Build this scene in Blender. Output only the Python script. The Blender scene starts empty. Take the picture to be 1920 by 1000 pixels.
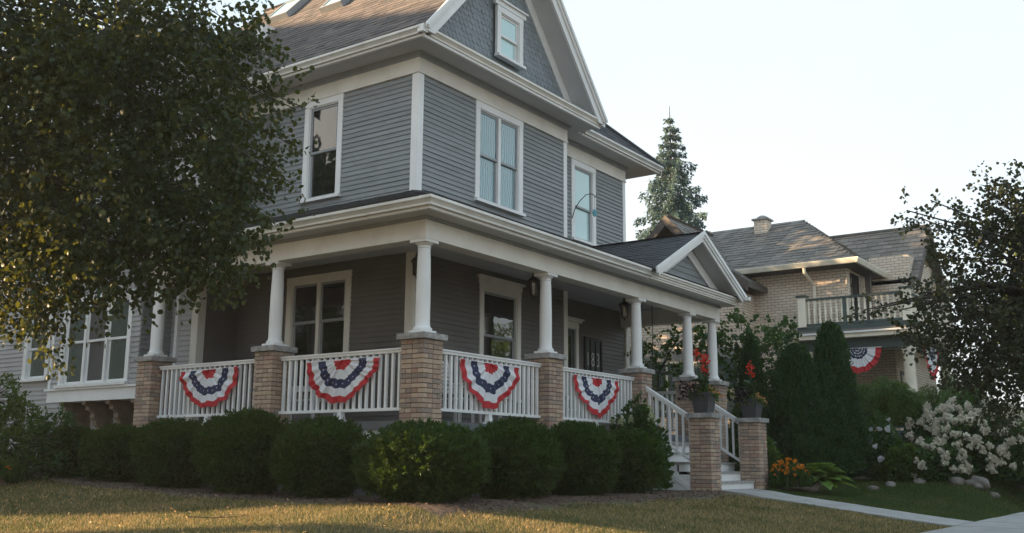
import bpy, bmesh, math, random
import numpy as np
from mathutils import Vector, Matrix
random.seed(7); RNG = np.random.default_rng(7)
R = math.radians
S = bpy.context.scene
COL = S.collection

# ------------------------------------------------------------------ camera, sky, sun, exposure
cam_d = bpy.data.cameras.new('camera'); cam = bpy.data.objects.new('camera', cam_d); COL.objects.link(cam)
yaw, pitch, roll = 0.95436461, 0.19167375, 0.00669937
f = Vector((math.cos(pitch)*math.sin(yaw), math.cos(pitch)*math.cos(yaw), math.sin(pitch)))
r = Vector((math.cos(yaw), -math.sin(yaw), 0)); u = r.cross(f)
cr, sr = math.cos(roll), math.sin(roll)
rr = r*cr+u*sr; uu = -r*sr+u*cr
M = Matrix((rr, uu, -f)).transposed().to_4x4(); M.translation = (-10.593, -8.982, 0.49)
cam.matrix_world = M
cam_d.sensor_width = 36; cam_d.lens = 36*1895.24/1920; cam_d.clip_end = 2000; cam_d.clip_start = .05
S.camera = cam
SUN_AZ = Vector((-.55, .83)); SUN_EL = R(15)
w = bpy.data.worlds.new('World'); S.world = w; w.use_nodes = True
nt = w.node_tree; bg = nt.nodes['Background']; sky = nt.nodes.new('ShaderNodeTexSky')
sky.sky_type = 'NISHITA'; sky.sun_disc = False; sky.sun_elevation = SUN_EL
sky.sun_rotation = math.atan2(SUN_AZ.x, SUN_AZ.y); sky.air_density = 1.0; sky.dust_density = 2.5; sky.ozone_density = 1.0
hz = nt.nodes.new('ShaderNodeMix'); hz.data_type = 'RGBA'; hz.inputs[0].default_value = .86   # thick bright haze over the blue sky
tcs = nt.nodes.new('ShaderNodeTexCoord'); sxs = nt.nodes.new('ShaderNodeSeparateXYZ'); nt.links.new(tcs.outputs['Generated'], sxs.inputs[0])
cn = nt.nodes.new('ShaderNodeTexNoise'); cn.inputs['Scale'].default_value = 1.6; cn.inputs['Detail'].default_value = 5; nt.links.new(tcs.outputs['Generated'], cn.inputs['Vector'])
ma = nt.nodes.new('ShaderNodeMath'); ma.operation = 'MULTIPLY_ADD'; ma.inputs[1].default_value = .5; nt.links.new(cn.outputs['Fac'], ma.inputs[0]); nt.links.new(sxs.outputs[2], ma.inputs[2])
rs = nt.nodes.new('ShaderNodeValToRGB'); rs.color_ramp.elements[0].position = .34; rs.color_ramp.elements[0].color = (.965, 1.0, 1.0, 1); rs.color_ramp.elements[1].position = .86; rs.color_ramp.elements[1].color = (.66, .84, .97, 1)
nt.links.new(ma.outputs[0], rs.inputs[0]); vm = nt.nodes.new('ShaderNodeVectorMath'); vm.operation = 'SCALE'; vm.inputs['Scale'].default_value = 5.75; nt.links.new(rs.outputs[0], vm.inputs[0]); nt.links.new(vm.outputs[0], hz.inputs[7]); nt.links.new(sky.outputs[0], hz.inputs[6]); nt.links.new(hz.outputs[2], bg.inputs[0]); bg.inputs[1].default_value = .06
sd = bpy.data.lights.new('sun', 'SUN'); so = bpy.data.objects.new('sun', sd); COL.objects.link(so)
sd.energy = 5.0; sd.angle = R(.55); sd.color = (1, .70, .40)
sv = Vector((SUN_AZ.x, SUN_AZ.y, 0)).normalized()*math.cos(SUN_EL)+Vector((0, 0, math.sin(SUN_EL)))
so.rotation_euler = sv.to_track_quat('Z', 'Y').to_euler(); so.location = (0, 0, 40)
S.view_settings.view_transform = 'Standard'; S.view_settings.look = 'None'
S.view_settings.exposure = 1.9; S.view_settings.gamma = 1
S.render.engine = 'CYCLES'

# ------------------------------------------------------------------ materials
def mat(name, col, rough=.6, var=.12, vs=3., bump=.0, bs=40., metal=0., spec=.5, col2=None, rnd=0., attr=None, ramp=None,
        transl=0., tcol=None, stretch=None, objrnd=None, dirt=None):
    m = bpy.data.materials.new(name); m.use_nodes = True; t = m.node_tree; N = t.nodes; L = t.links
    b = N['Principled BSDF']; b.inputs['Roughness'].default_value = rough; b.inputs['Metallic'].default_value = metal
    b.inputs['Specular IOR Level'].default_value = spec
    geo = N.new('ShaderNodeNewGeometry'); pos = geo.outputs['Position']
    if stretch:
        mp = N.new('ShaderNodeMapping'); mp.inputs['Scale'].default_value = stretch; L.new(pos, mp.inputs[0]); pos = mp.outputs[0]
    def noise(s, d=4.):
        n = N.new('ShaderNodeTexNoise'); n.inputs['Scale'].default_value = s; n.inputs['Detail'].default_value = d; L.new(pos, n.inputs['Vector']); return n
    def rampn(fac, stops):
        q = N.new('ShaderNodeValToRGB'); e = q.color_ramp.elements
        while len(e) < len(stops): e.new(.5)
        for k, (p, c) in enumerate(stops): e[k].position = p; e[k].color = (*c, 1)
        L.new(fac, q.inputs[0]); return q.outputs[0]
    n1 = noise(vs)
    c2 = col2 or tuple(x*(1-var*2) for x in col)
    c1 = col if col2 else tuple(min(1, x*(1+var)) for x in col)
    out = rampn(n1.outputs['Fac'], [(.3, c2), (.7, c1)])
    if objrnd:                       # colour chosen per object
        oi = N.new('ShaderNodeObjectInfo'); rc = rampn(oi.outputs['Random'], objrnd)
        mx = N.new('ShaderNodeMix'); mx.data_type = 'RGBA'; mx.blend_type = 'MIX'; mx.inputs[0].default_value = .28
        L.new(rc, mx.inputs[6]); L.new(out, mx.inputs[7]); out = mx.outputs[2]
    if attr:                         # colour chosen per face
        at = N.new('ShaderNodeAttribute'); at.attribute_name = 'rnd'; rc = rampn(at.outputs['Fac'], attr)
        mx = N.new('ShaderNodeMix'); mx.data_type = 'RGBA'; mx.inputs[0].default_value = .3
        L.new(rc, mx.inputs[6]); L.new(out, mx.inputs[7]); out = mx.outputs[2]
    if dirt:
        n3 = noise(dirt[1], 8.); mr = rampn(n3.outputs['Fac'], [(.48, (0, 0, 0)), (.72, (1, 1, 1))])
        mx = N.new('ShaderNodeMix'); mx.data_type = 'RGBA'
        mm = N.new('ShaderNodeMath'); mm.operation = 'MULTIPLY'; mm.inputs[1].default_value = dirt[2]; L.new(mr, mm.inputs[0])
        L.new(mm.outputs[0], mx.inputs[0]); L.new(out, mx.inputs[6]); mx.inputs[7].default_value = (*dirt[0], 1); out = mx.outputs[2]
    L.new(out, b.inputs['Base Color'])
    if bump:
        n2 = noise(bs, 6.); bp = N.new('ShaderNodeBump'); bp.inputs['Strength'].default_value = bump; bp.inputs['Distance'].default_value = .01
        L.new(n2.outputs['Fac'], bp.inputs['Height']); L.new(bp.outputs[0], b.inputs['Normal'])
    if transl:
        tr = N.new('ShaderNodeBsdfTranslucent'); tr.inputs[0].default_value = (*(tcol or col), 1)
        ms = N.new('ShaderNodeMixShader'); ms.inputs[0].default_value = transl
        L.new(b.outputs[0], ms.inputs[1]); L.new(tr.outputs[0], ms.inputs[2]); L.new(ms.outputs[0], N['Material Output'].inputs[0])
    return m
def glassmat(name, col, rough=.03, wav=.0, fold=None):
    m = bpy.data.materials.new(name); m.use_nodes = True; t = m.node_tree; N = t.nodes; L = t.links; b = N['Principled BSDF']
    b.inputs['Base Color'].default_value = (*col, 1); b.inputs['Roughness'].default_value = rough; b.inputs['IOR'].default_value = 1.6
    b.inputs['Coat Weight'].default_value = 1.; b.inputs['Coat Roughness'].default_value = .01
    g = N.new('ShaderNodeNewGeometry')
    if fold:
        wv = N.new('ShaderNodeTexWave'); wv.inputs['Scale'].default_value = 5; wv.inputs['Distortion'].default_value = 14; wv.inputs['Detail'].default_value = 3; wv.inputs['Detail Scale'].default_value = .45
        L.new(g.outputs['Position'], wv.inputs[0]); rp = N.new('ShaderNodeValToRGB')
        rp.color_ramp.elements[0].color = (*col, 1); rp.color_ramp.elements[1].color = (*fold, 1); L.new(wv.outputs['Fac'], rp.inputs[0]); L.new(rp.outputs[0], b.inputs['Base Color'])
    n = N.new('ShaderNodeTexNoise'); n.inputs['Scale'].default_value = 2.2; n.inputs['Detail'].default_value = 2
    L.new(g.outputs['Position'], n.inputs[0])
    bp = N.new('ShaderNodeBump'); bp.inputs['Strength'].default_value = .25; bp.inputs['Distance'].default_value = .01+wav
    L.new(n.outputs['Fac'], bp.inputs['Height']); L.new(bp.outputs[0], b.inputs['Coat Normal']); L.new(bp.outputs[0], b.inputs['Normal'])
    return m
MT = {}
MT['siding'] = mat('siding_paint', (.205, .235, .255), .55, .10, 1.3, .25, 60, objrnd=[(0, (.196, .208, .218)), (.5, (.220, .234, .243)), (1, (.243, .257, .266))], stretch=(1, 1, 3), dirt=((.13, .14, .145), 2.5, .4))
MT['porchside'] = mat('siding_paint_with_porch_shade', (.128, .122, .117), .55, .10, 1.3, .25, 60, dirt=((.09, .085, .08), 2.5, .25))  # siding colour darkened and warmed, so porch shade is in the paint
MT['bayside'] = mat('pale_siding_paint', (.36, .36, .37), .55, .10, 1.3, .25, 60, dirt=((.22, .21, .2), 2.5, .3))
MT['scale'] = mat('shingle_siding_paint', (.2, .235, .26), .6, .1, 2, .3, 60, attr=[(0, (.17, .20, .225)), (1, (.23, .265, .29))])
MT['white'] = mat('white_paint', (.74, .745, .75), .45, .05, 1.5, .15, 50, dirt=((.5, .49, .46), 3., .35))
MT['cream'] = mat('off_white_paint', (.70, .68, .63), .5, .05, 1.5, .2, 70, dirt=((.5, .46, .4), 2.5, .4))
MT['soffit'] = mat('soffit_paint', (.52, .53, .55), .55, .05, 1.5, .1, 50)
MT['gutter'] = mat('gutter_metal_paint', (.66, .66, .64), .35, .06, 1.2, .06, 20, dirt=((.42, .40, .36), 4., .4))
MT['brick'] = mat('brick_clay', (.38, .28, .21), .85, .2, 22., .8, 120, objrnd=[(0, (.20, .165, .145)), (.16, (.27, .22, .19)), (.32, (.38, .28, .215)), (.5, (.50, .38, .28)), (.68, (.43, .31, .23)), (.82, (.34, .25, .205)), (.93, (.36, .20, .155)), (1, (.24, .19, .165))])
MT['mortar'] = mat('mortar', (.21, .18, .155), .95, .15, 30., .6, 150)
MT['stone'] = mat('cap_stone', (.33, .32, .31), .85, .2, 9., .8, 60, dirt=((.18, .18, .18), 8., .5))
MT['roof'] = mat('asphalt_shingle', (.10, .092, .09), .85, .15, 14., .5, 250, attr=[(0, (.06, .050, .047)), (.5, (.118, .095, .087)), (1, (.175, .138, .124))])
MT['roofdark'] = mat('dark_asphalt_shingle', (.055, .058, .065), .85, .15, 14., .5, 250, attr=[(0, (.035, .038, .044)), (1, (.075, .078, .085))])
MT['slate'] = mat('slate_tile', (.14, .125, .11), .7, .15, 8., .4, 100, objrnd=[(0, (.10, .09, .08)), (.5, (.155, .138, .12)), (1, (.21, .185, .16))], attr=[(0, (.10, .09, .08)), (.5, (.155, .138, .12)), (1, (.21, .185, .16))])
MT['glass_dark'] = glassmat('dark_window_glass', (.012, .013, .012))
MT['glass_green'] = glassmat('green_tinted_glass', (.03, .05, .035))
MT['glass_blind_sky'] = glassmat('curtain_and_sky_tint_glass', (.055, .14, .17), .16, 0, (.22, .38, .40))  # curtain folds and teal sky reflection both painted into the pane colour
MT['glass_sky'] = glassmat('sky_tinted_window_glass', (.38, .60, .60), .12)  # pale sky reflection painted into the pane colour
MT['screen'] = mat('insect_screen', (.07, .07, .07), .6, .05, 40., .2, 300)
MT['sash'] = mat('grey_sash_paint', (.25, .27, .29), .5, .06)
MT['black'] = mat('black_metal', (.015, .015, .015), .4, .1, 8.)
MT['lampglass'] = glassmat('lantern_glass', (.10, .09, .07), .1)
MT['floor'] = mat('porch_floor_paint', (.10, .11, .12), .5, .1, 3.)
MT['bracket'] = mat('brown_bracket_paint', (.20, .15, .11), .6, .15, 6.)
MT['red'] = mat('bunting_red', (.50, .025, .035), .75, .1, 20., .2, 200, transl=.2, tcol=(.6, .03, .03))
MT['fabricwhite'] = mat('bunting_white', (.75, .76, .80), .8, .05, 20., .2, 200, transl=.2)
MT['blue'] = mat('bunting_blue', (.018, .025, .075), .8, .1, 20., .2, 200)
MT['planter'] = mat('slatted_planter_resin', (.045, .05, .055), .55, .1, 10., .2, 80)
MT['concrete'] = mat('concrete', (.31, .305, .295), .9, .1, 3., .4, 90, dirt=((.25, .24, .22), 2., .4))
MT['soil'] = mat('bark_mulch', (.10, .065, .045), .95, .4, 18., 1., 60)
MT['earth'] = mat('turf_soil', (.07, .065, .03), .95, .3, 1.2, .8, 30, col2=(.12, .095, .05))
MT['bark'] = mat('tree_bark', (.032, .027, .022), .9, .3, 12., .8, 40, stretch=(1, 1, .3))
MT['nbrick'] = None
MT['ncream'] = mat('pale_cream_trim', (.74, .69, .58), .6, .08, 3.)
MT['ngreen'] = mat('dark_green_trim', (.05, .075, .07), .6, .08, 3.)
MT['nbrown'] = mat('brown_gable_board', (.095, .078, .068), .7, .2, 5.)
MT['nwood'] = mat('ochre_gable_panel', (.26, .19, .10), .7, .2, 5.)
MT['stoneband'] = mat('grey_stone_band', (.22, .22, .21), .8, .1, 4.)
MT['rock'] = mat('garden_rock', (.16, .14, .125), .85, .3, 4., .6, 20, objrnd=[(0, (.07, .055, .045)), (.5, (.11, .095, .08)), (1, (.16, .15, .135))])
MT['bloodisc'] = mat('teal_disc', (.03, .28, .34), .4)
MT['wood'] = mat('weathered_wood', (.18, .14, .10), .8, .2, 8.)
MT['wicker'] = mat('white_chair_paint', (.62, .62, .62), .6, .05)
MT['cushion'] = mat('striped_black_fabric', (.03, .03, .035), .8, .1)
def leafmat(name, c, tc, tr=.35, rough=.55):
    return mat(name, c[1], rough, .15, 1.5, spec=.22, attr=[(0, c[0]), (.6, c[1]), (1, c[2])], transl=tr, tcol=tc)
MT['linden'] = leafmat('linden_leaf', ((.006, .016, .006), (.013, .029, .010), (.042, .056, .018)), (.30, .30, .035), .13, .5)
MT['box'] = leafmat('boxwood_leaf', ((.006, .020, .005), (.018, .048, .011), (.060, .110, .022)), (.14, .22, .02), .2, .5)
MT['arb'] = leafmat('arborvitae_leaf', ((.010, .034, .010), (.022, .060, .016), (.045, .095, .022)), (.06, .12, .02), .15)
MT['crab'] = leafmat('crabapple_leaf', ((.018, .020, .014), (.028, .034, .020), (.040, .060, .026)), (.10, .12, .04), .2, .45)
MT['spruce'] = leafmat('spruce_needle', ((.05, .09, .085), (.085, .14, .13), (.13, .19, .17)), (.14, .2, .17), .2)
MT['hydleaf'] = leafmat('hydrangea_leaf', ((.012, .035, .012), (.025, .06, .018), (.05, .09, .025)), (.12, .22, .03), .25)
MT['hydflower'] = leafmat('hydrangea_floret', ((.50, .40, .30), (.58, .55, .44), (.72, .72, .64)), (.6, .58, .5), .3)
MT['limeflower'] = leafmat('lime_floret', ((.34, .38, .20), (.45, .50, .30), (.6, .62, .45)), (.5, .5, .3), .3)
MT['whiteflower'] = leafmat('white_petal', ((.45, .48, .50), (.6, .62, .65), (.7, .7, .7)), (.6, .6, .6), .3)
MT['orangeflower'] = leafmat('orange_petal', ((.45, .13, .01), (.65, .22, .01), (.75, .32, .03)), (.7, .25, .02), .3)
MT['peachflower'] = leafmat('peach_petal', ((.42, .15, .07), (.60, .28, .12), (.65, .38, .2)), (.6, .3, .1), .3)
MT['blackflower'] = leafmat('black_petal', ((.012, .008, .012), (.02, .012, .018), (.03, .02, .03)), (.03, .01, .02), .1)
MT['redflower'] = leafmat('red_petal', ((.50, .02, .015), (.68, .04, .025), (.75, .10, .06)), (.7, .05, .03), .3)
MT['hosta'] = leafmat('hosta_leaf', ((.06, .12, .02), (.10, .19, .03), (.2, .27, .08)), (.25, .35, .05), .3)
MT['canna'] = leafmat('canna_leaf', ((.02, .045, .02), (.03, .065, .03), (.05, .08, .035)), (.08, .13, .03), .2)
MT['thread'] = leafmat('threadleaf_cypress', ((.03, .06, .012), (.055, .10, .018), (.09, .14, .03)), (.14, .2, .03), .2)
MT['burgundy'] = leafmat('burgundy_leaf', ((.04, .010, .010), (.07, .016, .015), (.09, .03, .02)), (.15, .03, .02), .25)
MT['lightgreen'] = leafmat('sunlit_tree_leaf', ((.08, .11, .02), (.14, .17, .035), (.22, .24, .06)), (.3, .33, .06), .4)
MT['shrub'] = leafmat('garden_shrub_leaf', ((.02, .05, .012), (.045, .09, .02), (.08, .12, .03)), (.14, .22, .03), .3)
MT['fallen'] = leafmat('fallen_leaf', ((.30, .16, .07), (.50, .32, .14), (.62, .46, .24)), (.5, .3, .1), .15, .7)
def grassmat():
    m = bpy.data.materials.new('grass_blade'); m.use_nodes = True; t = m.node_tree; N = t.nodes; L = t.links; b = N['Principled BSDF']
    b.inputs['Roughness'].default_value = .6; b.inputs['Specular IOR Level'].default_value = .25
    g = N.new('ShaderNodeNewGeometry'); n = N.new('ShaderNodeTexNoise'); n.inputs['Scale'].default_value = .9; n.inputs['Detail'].default_value = 5
    L.new(g.outputs['Position'], n.inputs['Vector'])
    sx = N.new('ShaderNodeSeparateXYZ'); L.new(g.outputs['Position'], sx.inputs[0])
    mr = N.new('ShaderNodeMapRange'); mr.inputs[1].default_value = 6.5; mr.inputs[2].default_value = 9.; mr.inputs[3].default_value = 0; mr.inputs[4].default_value = .5
    L.new(sx.outputs[0], mr.inputs[0])
    at = N.new('ShaderNodeAttribute'); at.attribute_name = 'rnd'
    a0 = N.new('ShaderNodeMath'); a0.operation = 'SUBTRACT'; a0.inputs[1].default_value = .16; L.new(n.outputs['Fac'], a0.inputs[0]); a = N.new('ShaderNodeMath'); a.operation = 'SUBTRACT'; L.new(a0.outputs[0], a.inputs[0]); L.new(mr.outputs[0], a.inputs[1])
    a2 = N.new('ShaderNodeMath'); a2.operation = 'MULTIPLY_ADD'; L.new(at.outputs['Fac'], a2.inputs[0]); a2.inputs[1].default_value = .8; L.new(a.outputs[0], a2.inputs[2])
    rp = N.new('ShaderNodeValToRGB'); e = rp.color_ramp.elements; e.new(.5); e.new(.5)
    for k, (p, c) in enumerate([(.2, (.045, .09, .02)), (.5, (.075, .10, .028)), (.78, (.20, .165, .065)), (1., (.42, .31, .15))]): e[k].position = p; e[k].color = (*c, 1)
    L.new(a2.outputs[0], rp.inputs[0]); L.new(rp.outputs[0], b.inputs['Base Color'])
    tr = N.new('ShaderNodeBsdfTranslucent'); L.new(rp.outputs[0], tr.inputs[0]); ms = N.new('ShaderNodeMixShader'); ms.inputs[0].default_value = .35
    L.new(b.outputs[0], ms.inputs[1]); L.new(tr.outputs[0], ms.inputs[2]); L.new(ms.outputs[0], N['Material Output'].inputs[0])
    return m
MT['grass'] = grassmat()
def brickwall(name):
    m = bpy.data.materials.new(name); m.use_nodes = True; t = m.node_tree; N = t.nodes; L = t.links; b = N['Principled BSDF']; b.inputs['Roughness'].default_value = .9
    g = N.new('ShaderNodeNewGeometry'); s = N.new('ShaderNodeSeparateXYZ'); L.new(g.outputs['Position'], s.inputs[0])
    ad = N.new('ShaderNodeMath'); ad.operation = 'ADD'; L.new(s.outputs[0], ad.inputs[0]); L.new(s.outputs[1], ad.inputs[1])
    c = N.new('ShaderNodeCombineXYZ'); L.new(ad.outputs[0], c.inputs[0]); L.new(s.outputs[2], c.inputs[1])
    k = N.new('ShaderNodeTexBrick'); L.new(c.outputs[0], k.inputs['Vector']); k.inputs['Scale'].default_value = 1
    k.inputs['Brick Width'].default_value = .24; k.inputs['Row Height'].default_value = .085; k.inputs['Mortar Size'].default_value = .008
    k.inputs['Color1'].default_value = (.72, .62, .51, 1); k.inputs['Color2'].default_value = (.62, .52, .43, 1); k.inputs['Mortar'].default_value = (.26, .215, .175, 1)
    L.new(k.outputs['Color'], b.inputs['Base Color'])
    bp = N.new('ShaderNodeBump'); bp.inputs['Strength'].default_value = .6; bp.inputs['Distance'].default_value = .01; bp.invert = True
    L.new(k.outputs['Fac'], bp.inputs['Height']); L.new(bp.outputs[0], b.inputs['Normal']); return m
MT['nbrick'] = brickwall('cream_brickwork')

# ------------------------------------------------------------------ building helpers
WLOC = {}
def tag(o, label=None, cat=None, group=None, kind=None):
    if label: o['label'] = label
    if cat: o['category'] = cat
    if group: o['group'] = group
    if kind: o['kind'] = kind
    return o
def link(o, parent=None, loc=(0, 0, 0)):
    COL.objects.link(o); loc = Vector(loc); WLOC[o] = loc
    if parent is not None:
        o.parent = parent; o.location = loc-WLOC[parent]
    else: o.location = loc
    return o
def thing(name, loc, label, cat, group=None):
    o = bpy.data.objects.new(name, None); o.empty_display_size = .2; link(o, None, loc); tag(o, label, cat, group); return o
class MB:
    def __init__(s): s.v = []; s.f = []; s.r = []
    def add(s, vs, fs, rnd=0.):
        n = len(s.v); s.v += [tuple(p) for p in vs]; s.f += [tuple(i+n for i in q) for q in fs]; s.r += [rnd]*len(fs)
    def hexa(s, p, rnd=0.): s.add(p, [(0, 3, 2, 1), (4, 5, 6, 7), (0, 1, 5, 4), (1, 2, 6, 5), (2, 3, 7, 6), (3, 0, 4, 7)], rnd)
    def box(s, x0, x1, y0, y1, z0, z1, rnd=0.):
        s.hexa([(x0, y0, z0), (x1, y0, z0), (x1, y1, z0), (x0, y1, z0), (x0, y0, z1), (x1, y0, z1), (x1, y1, z1), (x0, y1, z1)], rnd)
    def tube(s, pts, rad, seg=8, rnd=0.):
        pts = [Vector(p) for p in pts]; n = len(pts)
        rad = [rad]*n if not hasattr(rad, '__len__') else rad; base = len(s.v); vs = []
        for i, p in enumerate(pts):
            d = (pts[min(i+1, n-1)]-pts[max(i-1, 0)]).normalized(); a = d.orthogonal().normalized() if i == 0 else (a-d*a.dot(d)).normalized(); b = d.cross(a)
            for k in range(seg):
                t = 2*math.pi*k/seg; vs.append(p+(a*math.cos(t)+b*math.sin(t))*rad[i])
        fs = [(i*seg+k, i*seg+(k+1) % seg, (i+1)*seg+(k+1) % seg, (i+1)*seg+k) for i in range(n-1) for k in range(seg)]
        fs += [tuple(range(seg))[::-1], tuple((n-1)*seg+k for k in range(seg))]
        s.add(vs, fs, rnd)
    def lathe(s, cx, cy, prof, seg=20, rnd=0.):
        vs = [(cx+rd*math.cos(2*math.pi*k/seg), cy+rd*math.sin(2*math.pi*k/seg), z) for rd, z in prof for k in range(seg)]; n = len(prof)
        fs = [(i*seg+k, i*seg+(k+1) % seg, (i+1)*seg+(k+1) % seg, (i+1)*seg+k) for i in range(n-1) for k in range(seg)]
        fs += [tuple(range(seg))[::-1], tuple((n-1)*seg+k for k in range(seg))]
        s.add(vs, fs, rnd)
    def prism(s, poly, off, rnd=0.):
        """closed polygon of 3D points pushed along the vector off"""
        n = len(poly); off = Vector(off); vs = [Vector(p) for p in poly]+[Vector(p)+off for p in poly]
        s.add(vs, [tuple(range(n))[::-1], tuple(range(n, 2*n))]+[(i, (i+1) % n, n+(i+1) % n, n+i) for i in range(n)], rnd)
    def sweep(s, path, prof, rnd=0.):
        """profile of (outward, z) swept along an xy path with mitred corners; outward is to the right of the path"""
        P = [Vector(p) for p in path]; n = len(P); vs = []
        for i, p in enumerate(P):
            d0 = (P[i]-P[i-1]).normalized() if i else (P[1]-P[0]).normalized(); d1 = (P[i+1]-P[i]).normalized() if i < n-1 else d0
            n0 = Vector((d0.y, -d0.x)); n1 = Vector((d1.y, -d1.x)); m = (n0+n1); m = m/(m.dot(n1)) if m.length > 1e-6 else n1
            for d, z in prof: vs.append((p.x+m.x*d, p.y+m.y*d, z))
        k = len(prof)
        fs = [(i*k+j, i*k+(j+1) % k, (i+1)*k+(j+1) % k, (i+1)*k+j) for i in range(n-1) for j in range(k)]
        fs += [tuple(range(k))[::-1], tuple((n-1)*k+j for j in range(k))]
        s.add(vs, fs, rnd)
    def build(s, name, m, parent=None, origin=None, kind=None, label=None, smooth=False, recalc=True):
        o0 = Vector(origin) if origin is not None else (WLOC[parent].copy() if parent is not None else Vector((0, 0, 0)))
        me = bpy.data.meshes.new(name); me.from_pydata([(p[0]-o0.x, p[1]-o0.y, p[2]-o0.z) for p in s.v], [], s.f)
        if any(s.r):
            a = me.attributes.new('rnd', 'FLOAT', 'FACE'); a.data.foreach_set('value', s.r)
        if recalc and len(s.f) < 30000:
            bm = bmesh.new(); bm.from_mesh(me); bmesh.ops.recalc_face_normals(bm, faces=bm.faces); bm.to_mesh(me); bm.free()
        if smooth:
            me.polygons.foreach_set('use_smooth', [True]*len(me.polygons))
            if hasattr(me, 'set_sharp_from_angle'): me.set_sharp_from_angle(angle=R(40))
        me.materials.append(m); o = bpy.data.objects.new(name, me); link(o, parent, o0); tag(o, label, None, None, kind); return o
def npmesh(name, V, F, m, rnd=None, k=4):
    """V (n,3), F (m,k) arrays"""
    me = bpy.data.meshes.new(name); me.vertices.add(len(V)); me.vertices.foreach_set('co', V.astype(np.float32).ravel())
    me.loops.add(F.size); me.loops.foreach_set('vertex_index', F.astype(np.int32).ravel())
    me.polygons.add(len(F)); me.polygons.foreach_set('loop_start', np.arange(0, F.size, k, dtype=np.int32))
    if rnd is not None:
        a = me.attributes.new('rnd', 'FLOAT', 'FACE'); a.data.foreach_set('value', rnd.astype(np.float32))
    me.update(calc_edges=True); me.materials.append(m); return me
LEAF_ROUND = (np.array([(0, 0, 0), (.28, -.42, .10), (.72, -.34, .08), (1, 0, -.06), (.72, .34, .08), (.28, .42, .10)]), np.array([(0, 1, 2, 3), (0, 3, 4, 5)]))
LEAF_LONG = (np.array([(0, 0, 0), (.3, -.16, .04), (.7, -.13, .03), (1, 0, -.04), (.7, .13, .03), (.3, .16, .04)]), np.array([(0, 1, 2, 3), (0, 3, 4, 5)]))
LEAF_THIN = (np.array([(0, 0, 0), (.5, -.045, .02), (1, 0, -.1), (.5, .045, .02)]), np.array([(0, 1, 2, 3)]))
LEAF_QUAD = (np.array([(0, 0, 0), (.5, -.22, .04), (1, 0, 0), (.5, .22, .04)]), np.array([(0, 1, 2, 3)]))
def unit(a): return a/np.maximum(np.linalg.norm(a, axis=-1, keepdims=True), 1e-9)
def leafcloud(name, P, D, size, m, tmpl=LEAF_ROUND, jit=.35, up=None):
    """leaves at P pointing along D (n,3)"""
    n = len(P); T, F = tmpl; D = unit(D+RNG.normal(0, jit, (n, 3)))
    A = RNG.normal(0, 1, (n, 3)) if up is None else up+RNG.normal(0, .35, (n, 3))
    Sd = unit(np.cross(A, D)); N = np.cross(D, Sd); sz = size*RNG.uniform(.65, 1.25, (n, 1, 1)) if np.isscalar(size) else size.reshape(n, 1, 1)
    V = P[:, None, :]+sz*(T[None, :, 0:1]*D[:, None, :]+T[None, :, 1:2]*Sd[:, None, :]+T[None, :, 2:3]*N[:, None, :])
    FF = F[None]+(np.arange(n)*len(T))[:, None, None]
    rn = np.repeat(RNG.uniform(0.01, 1, n), len(F))
    return npmesh(name, V.reshape(-1, 3), FF.reshape(-1, F.shape[1]), m, rn, F.shape[1])
def part(me, name, parent, kind=None, loc=None, label=None):
    o = bpy.data.objects.new(name, me); link(o, parent, WLOC[parent] if loc is None else loc); tag(o, label, None, None, kind); return o
class Fr:
    """wall frame: s along the wall, h = z, d outwards"""
    def __init__(s, o, a, n): s.o = Vector(o); s.a = Vector(a); s.n = Vector(n)
    def P(s, q, h, d): return s.o+s.a*q+s.n*d+Vector((0, 0, h))
    def box(s, mb, s0, s1, h0, h1, d0, d1, rnd=0.):
        P = s.P; mb.hexa([P(s0, h0, d0), P(s1, h0, d0), P(s1, h0, d1), P(s0, h0, d1), P(s0, h1, d0), P(s1, h1, d0), P(s1, h1, d1), P(s0, h1, d1)], rnd)
def front(Y): return Fr((0, Y, 0), (1, 0, 0), (0, -1, 0))
def left(X): return Fr((X, 0, 0), (0, 1, 0), (-1, 0, 0))
def shingles(mb, P0, U, V, poly, rowh, tabw, th=.012, jit=.35, single=None):
    """rows of overlapping tabs on the plane P0+u*U+v*V inside the convex polygon poly"""
    P0, U, V = Vector(P0), Vector(U).normalized(), Vector(V).normalized(); N = U.cross(V)
    if N.z < 0: N = -N
    vmax = max(p[1] for p in poly); row = 0; v = min(p[1] for p in poly)
    while v < vmax-.02:
        vm = min(v+rowh*.5, vmax-.001); xs = []
        for i in range(len(poly)):
            (a, b), (c, d) = poly[i], poly[(i+1) % len(poly)]
            if (b-vm)*(d-vm) < 0: xs.append(a+(c-a)*(vm-b)/(d-b))
        if len(xs) >= 2:
            u0, u1 = min(xs), max(xs); q = u0-(row % 2)*tabw*.5-random.random()*tabw*jit
            while q < u1:
                a, b = max(q, u0), min(q+tabw*random.uniform(1-jit, 1+jit*.6) if jit > .2 else q+tabw, u1)
                if b-a > .01:
                    t = th*random.uniform(.6, 1.3); dv = random.uniform(-.06, .06)*rowh; g = .003 if jit > .2 else .006
                    def pt(uu, vv, nn): return P0+U*uu+V*vv+N*nn
                    vs = [pt(a+g, v+dv, t), pt(b-g, v+dv, t), pt(b-g, v+rowh*1.08, t*.25), pt(a+g, v+rowh*1.08, t*.25), pt(a+g, v+dv, 0), pt(b-g, v+dv, 0), pt(b-g, v+rowh*1.08, -.004), pt(a+g, v+rowh*1.08, -.004)]
                    fs = [(0, 1, 2, 3), (0, 4, 5, 1), (0, 3, 7, 4), (1, 5, 6, 2)]
                    if single is None: mb.add(vs, fs, random.uniform(.01, 1))
                    else: single(vs, fs)
                q = b if b > q else q+tabw
        v += rowh; row += 1

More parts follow.
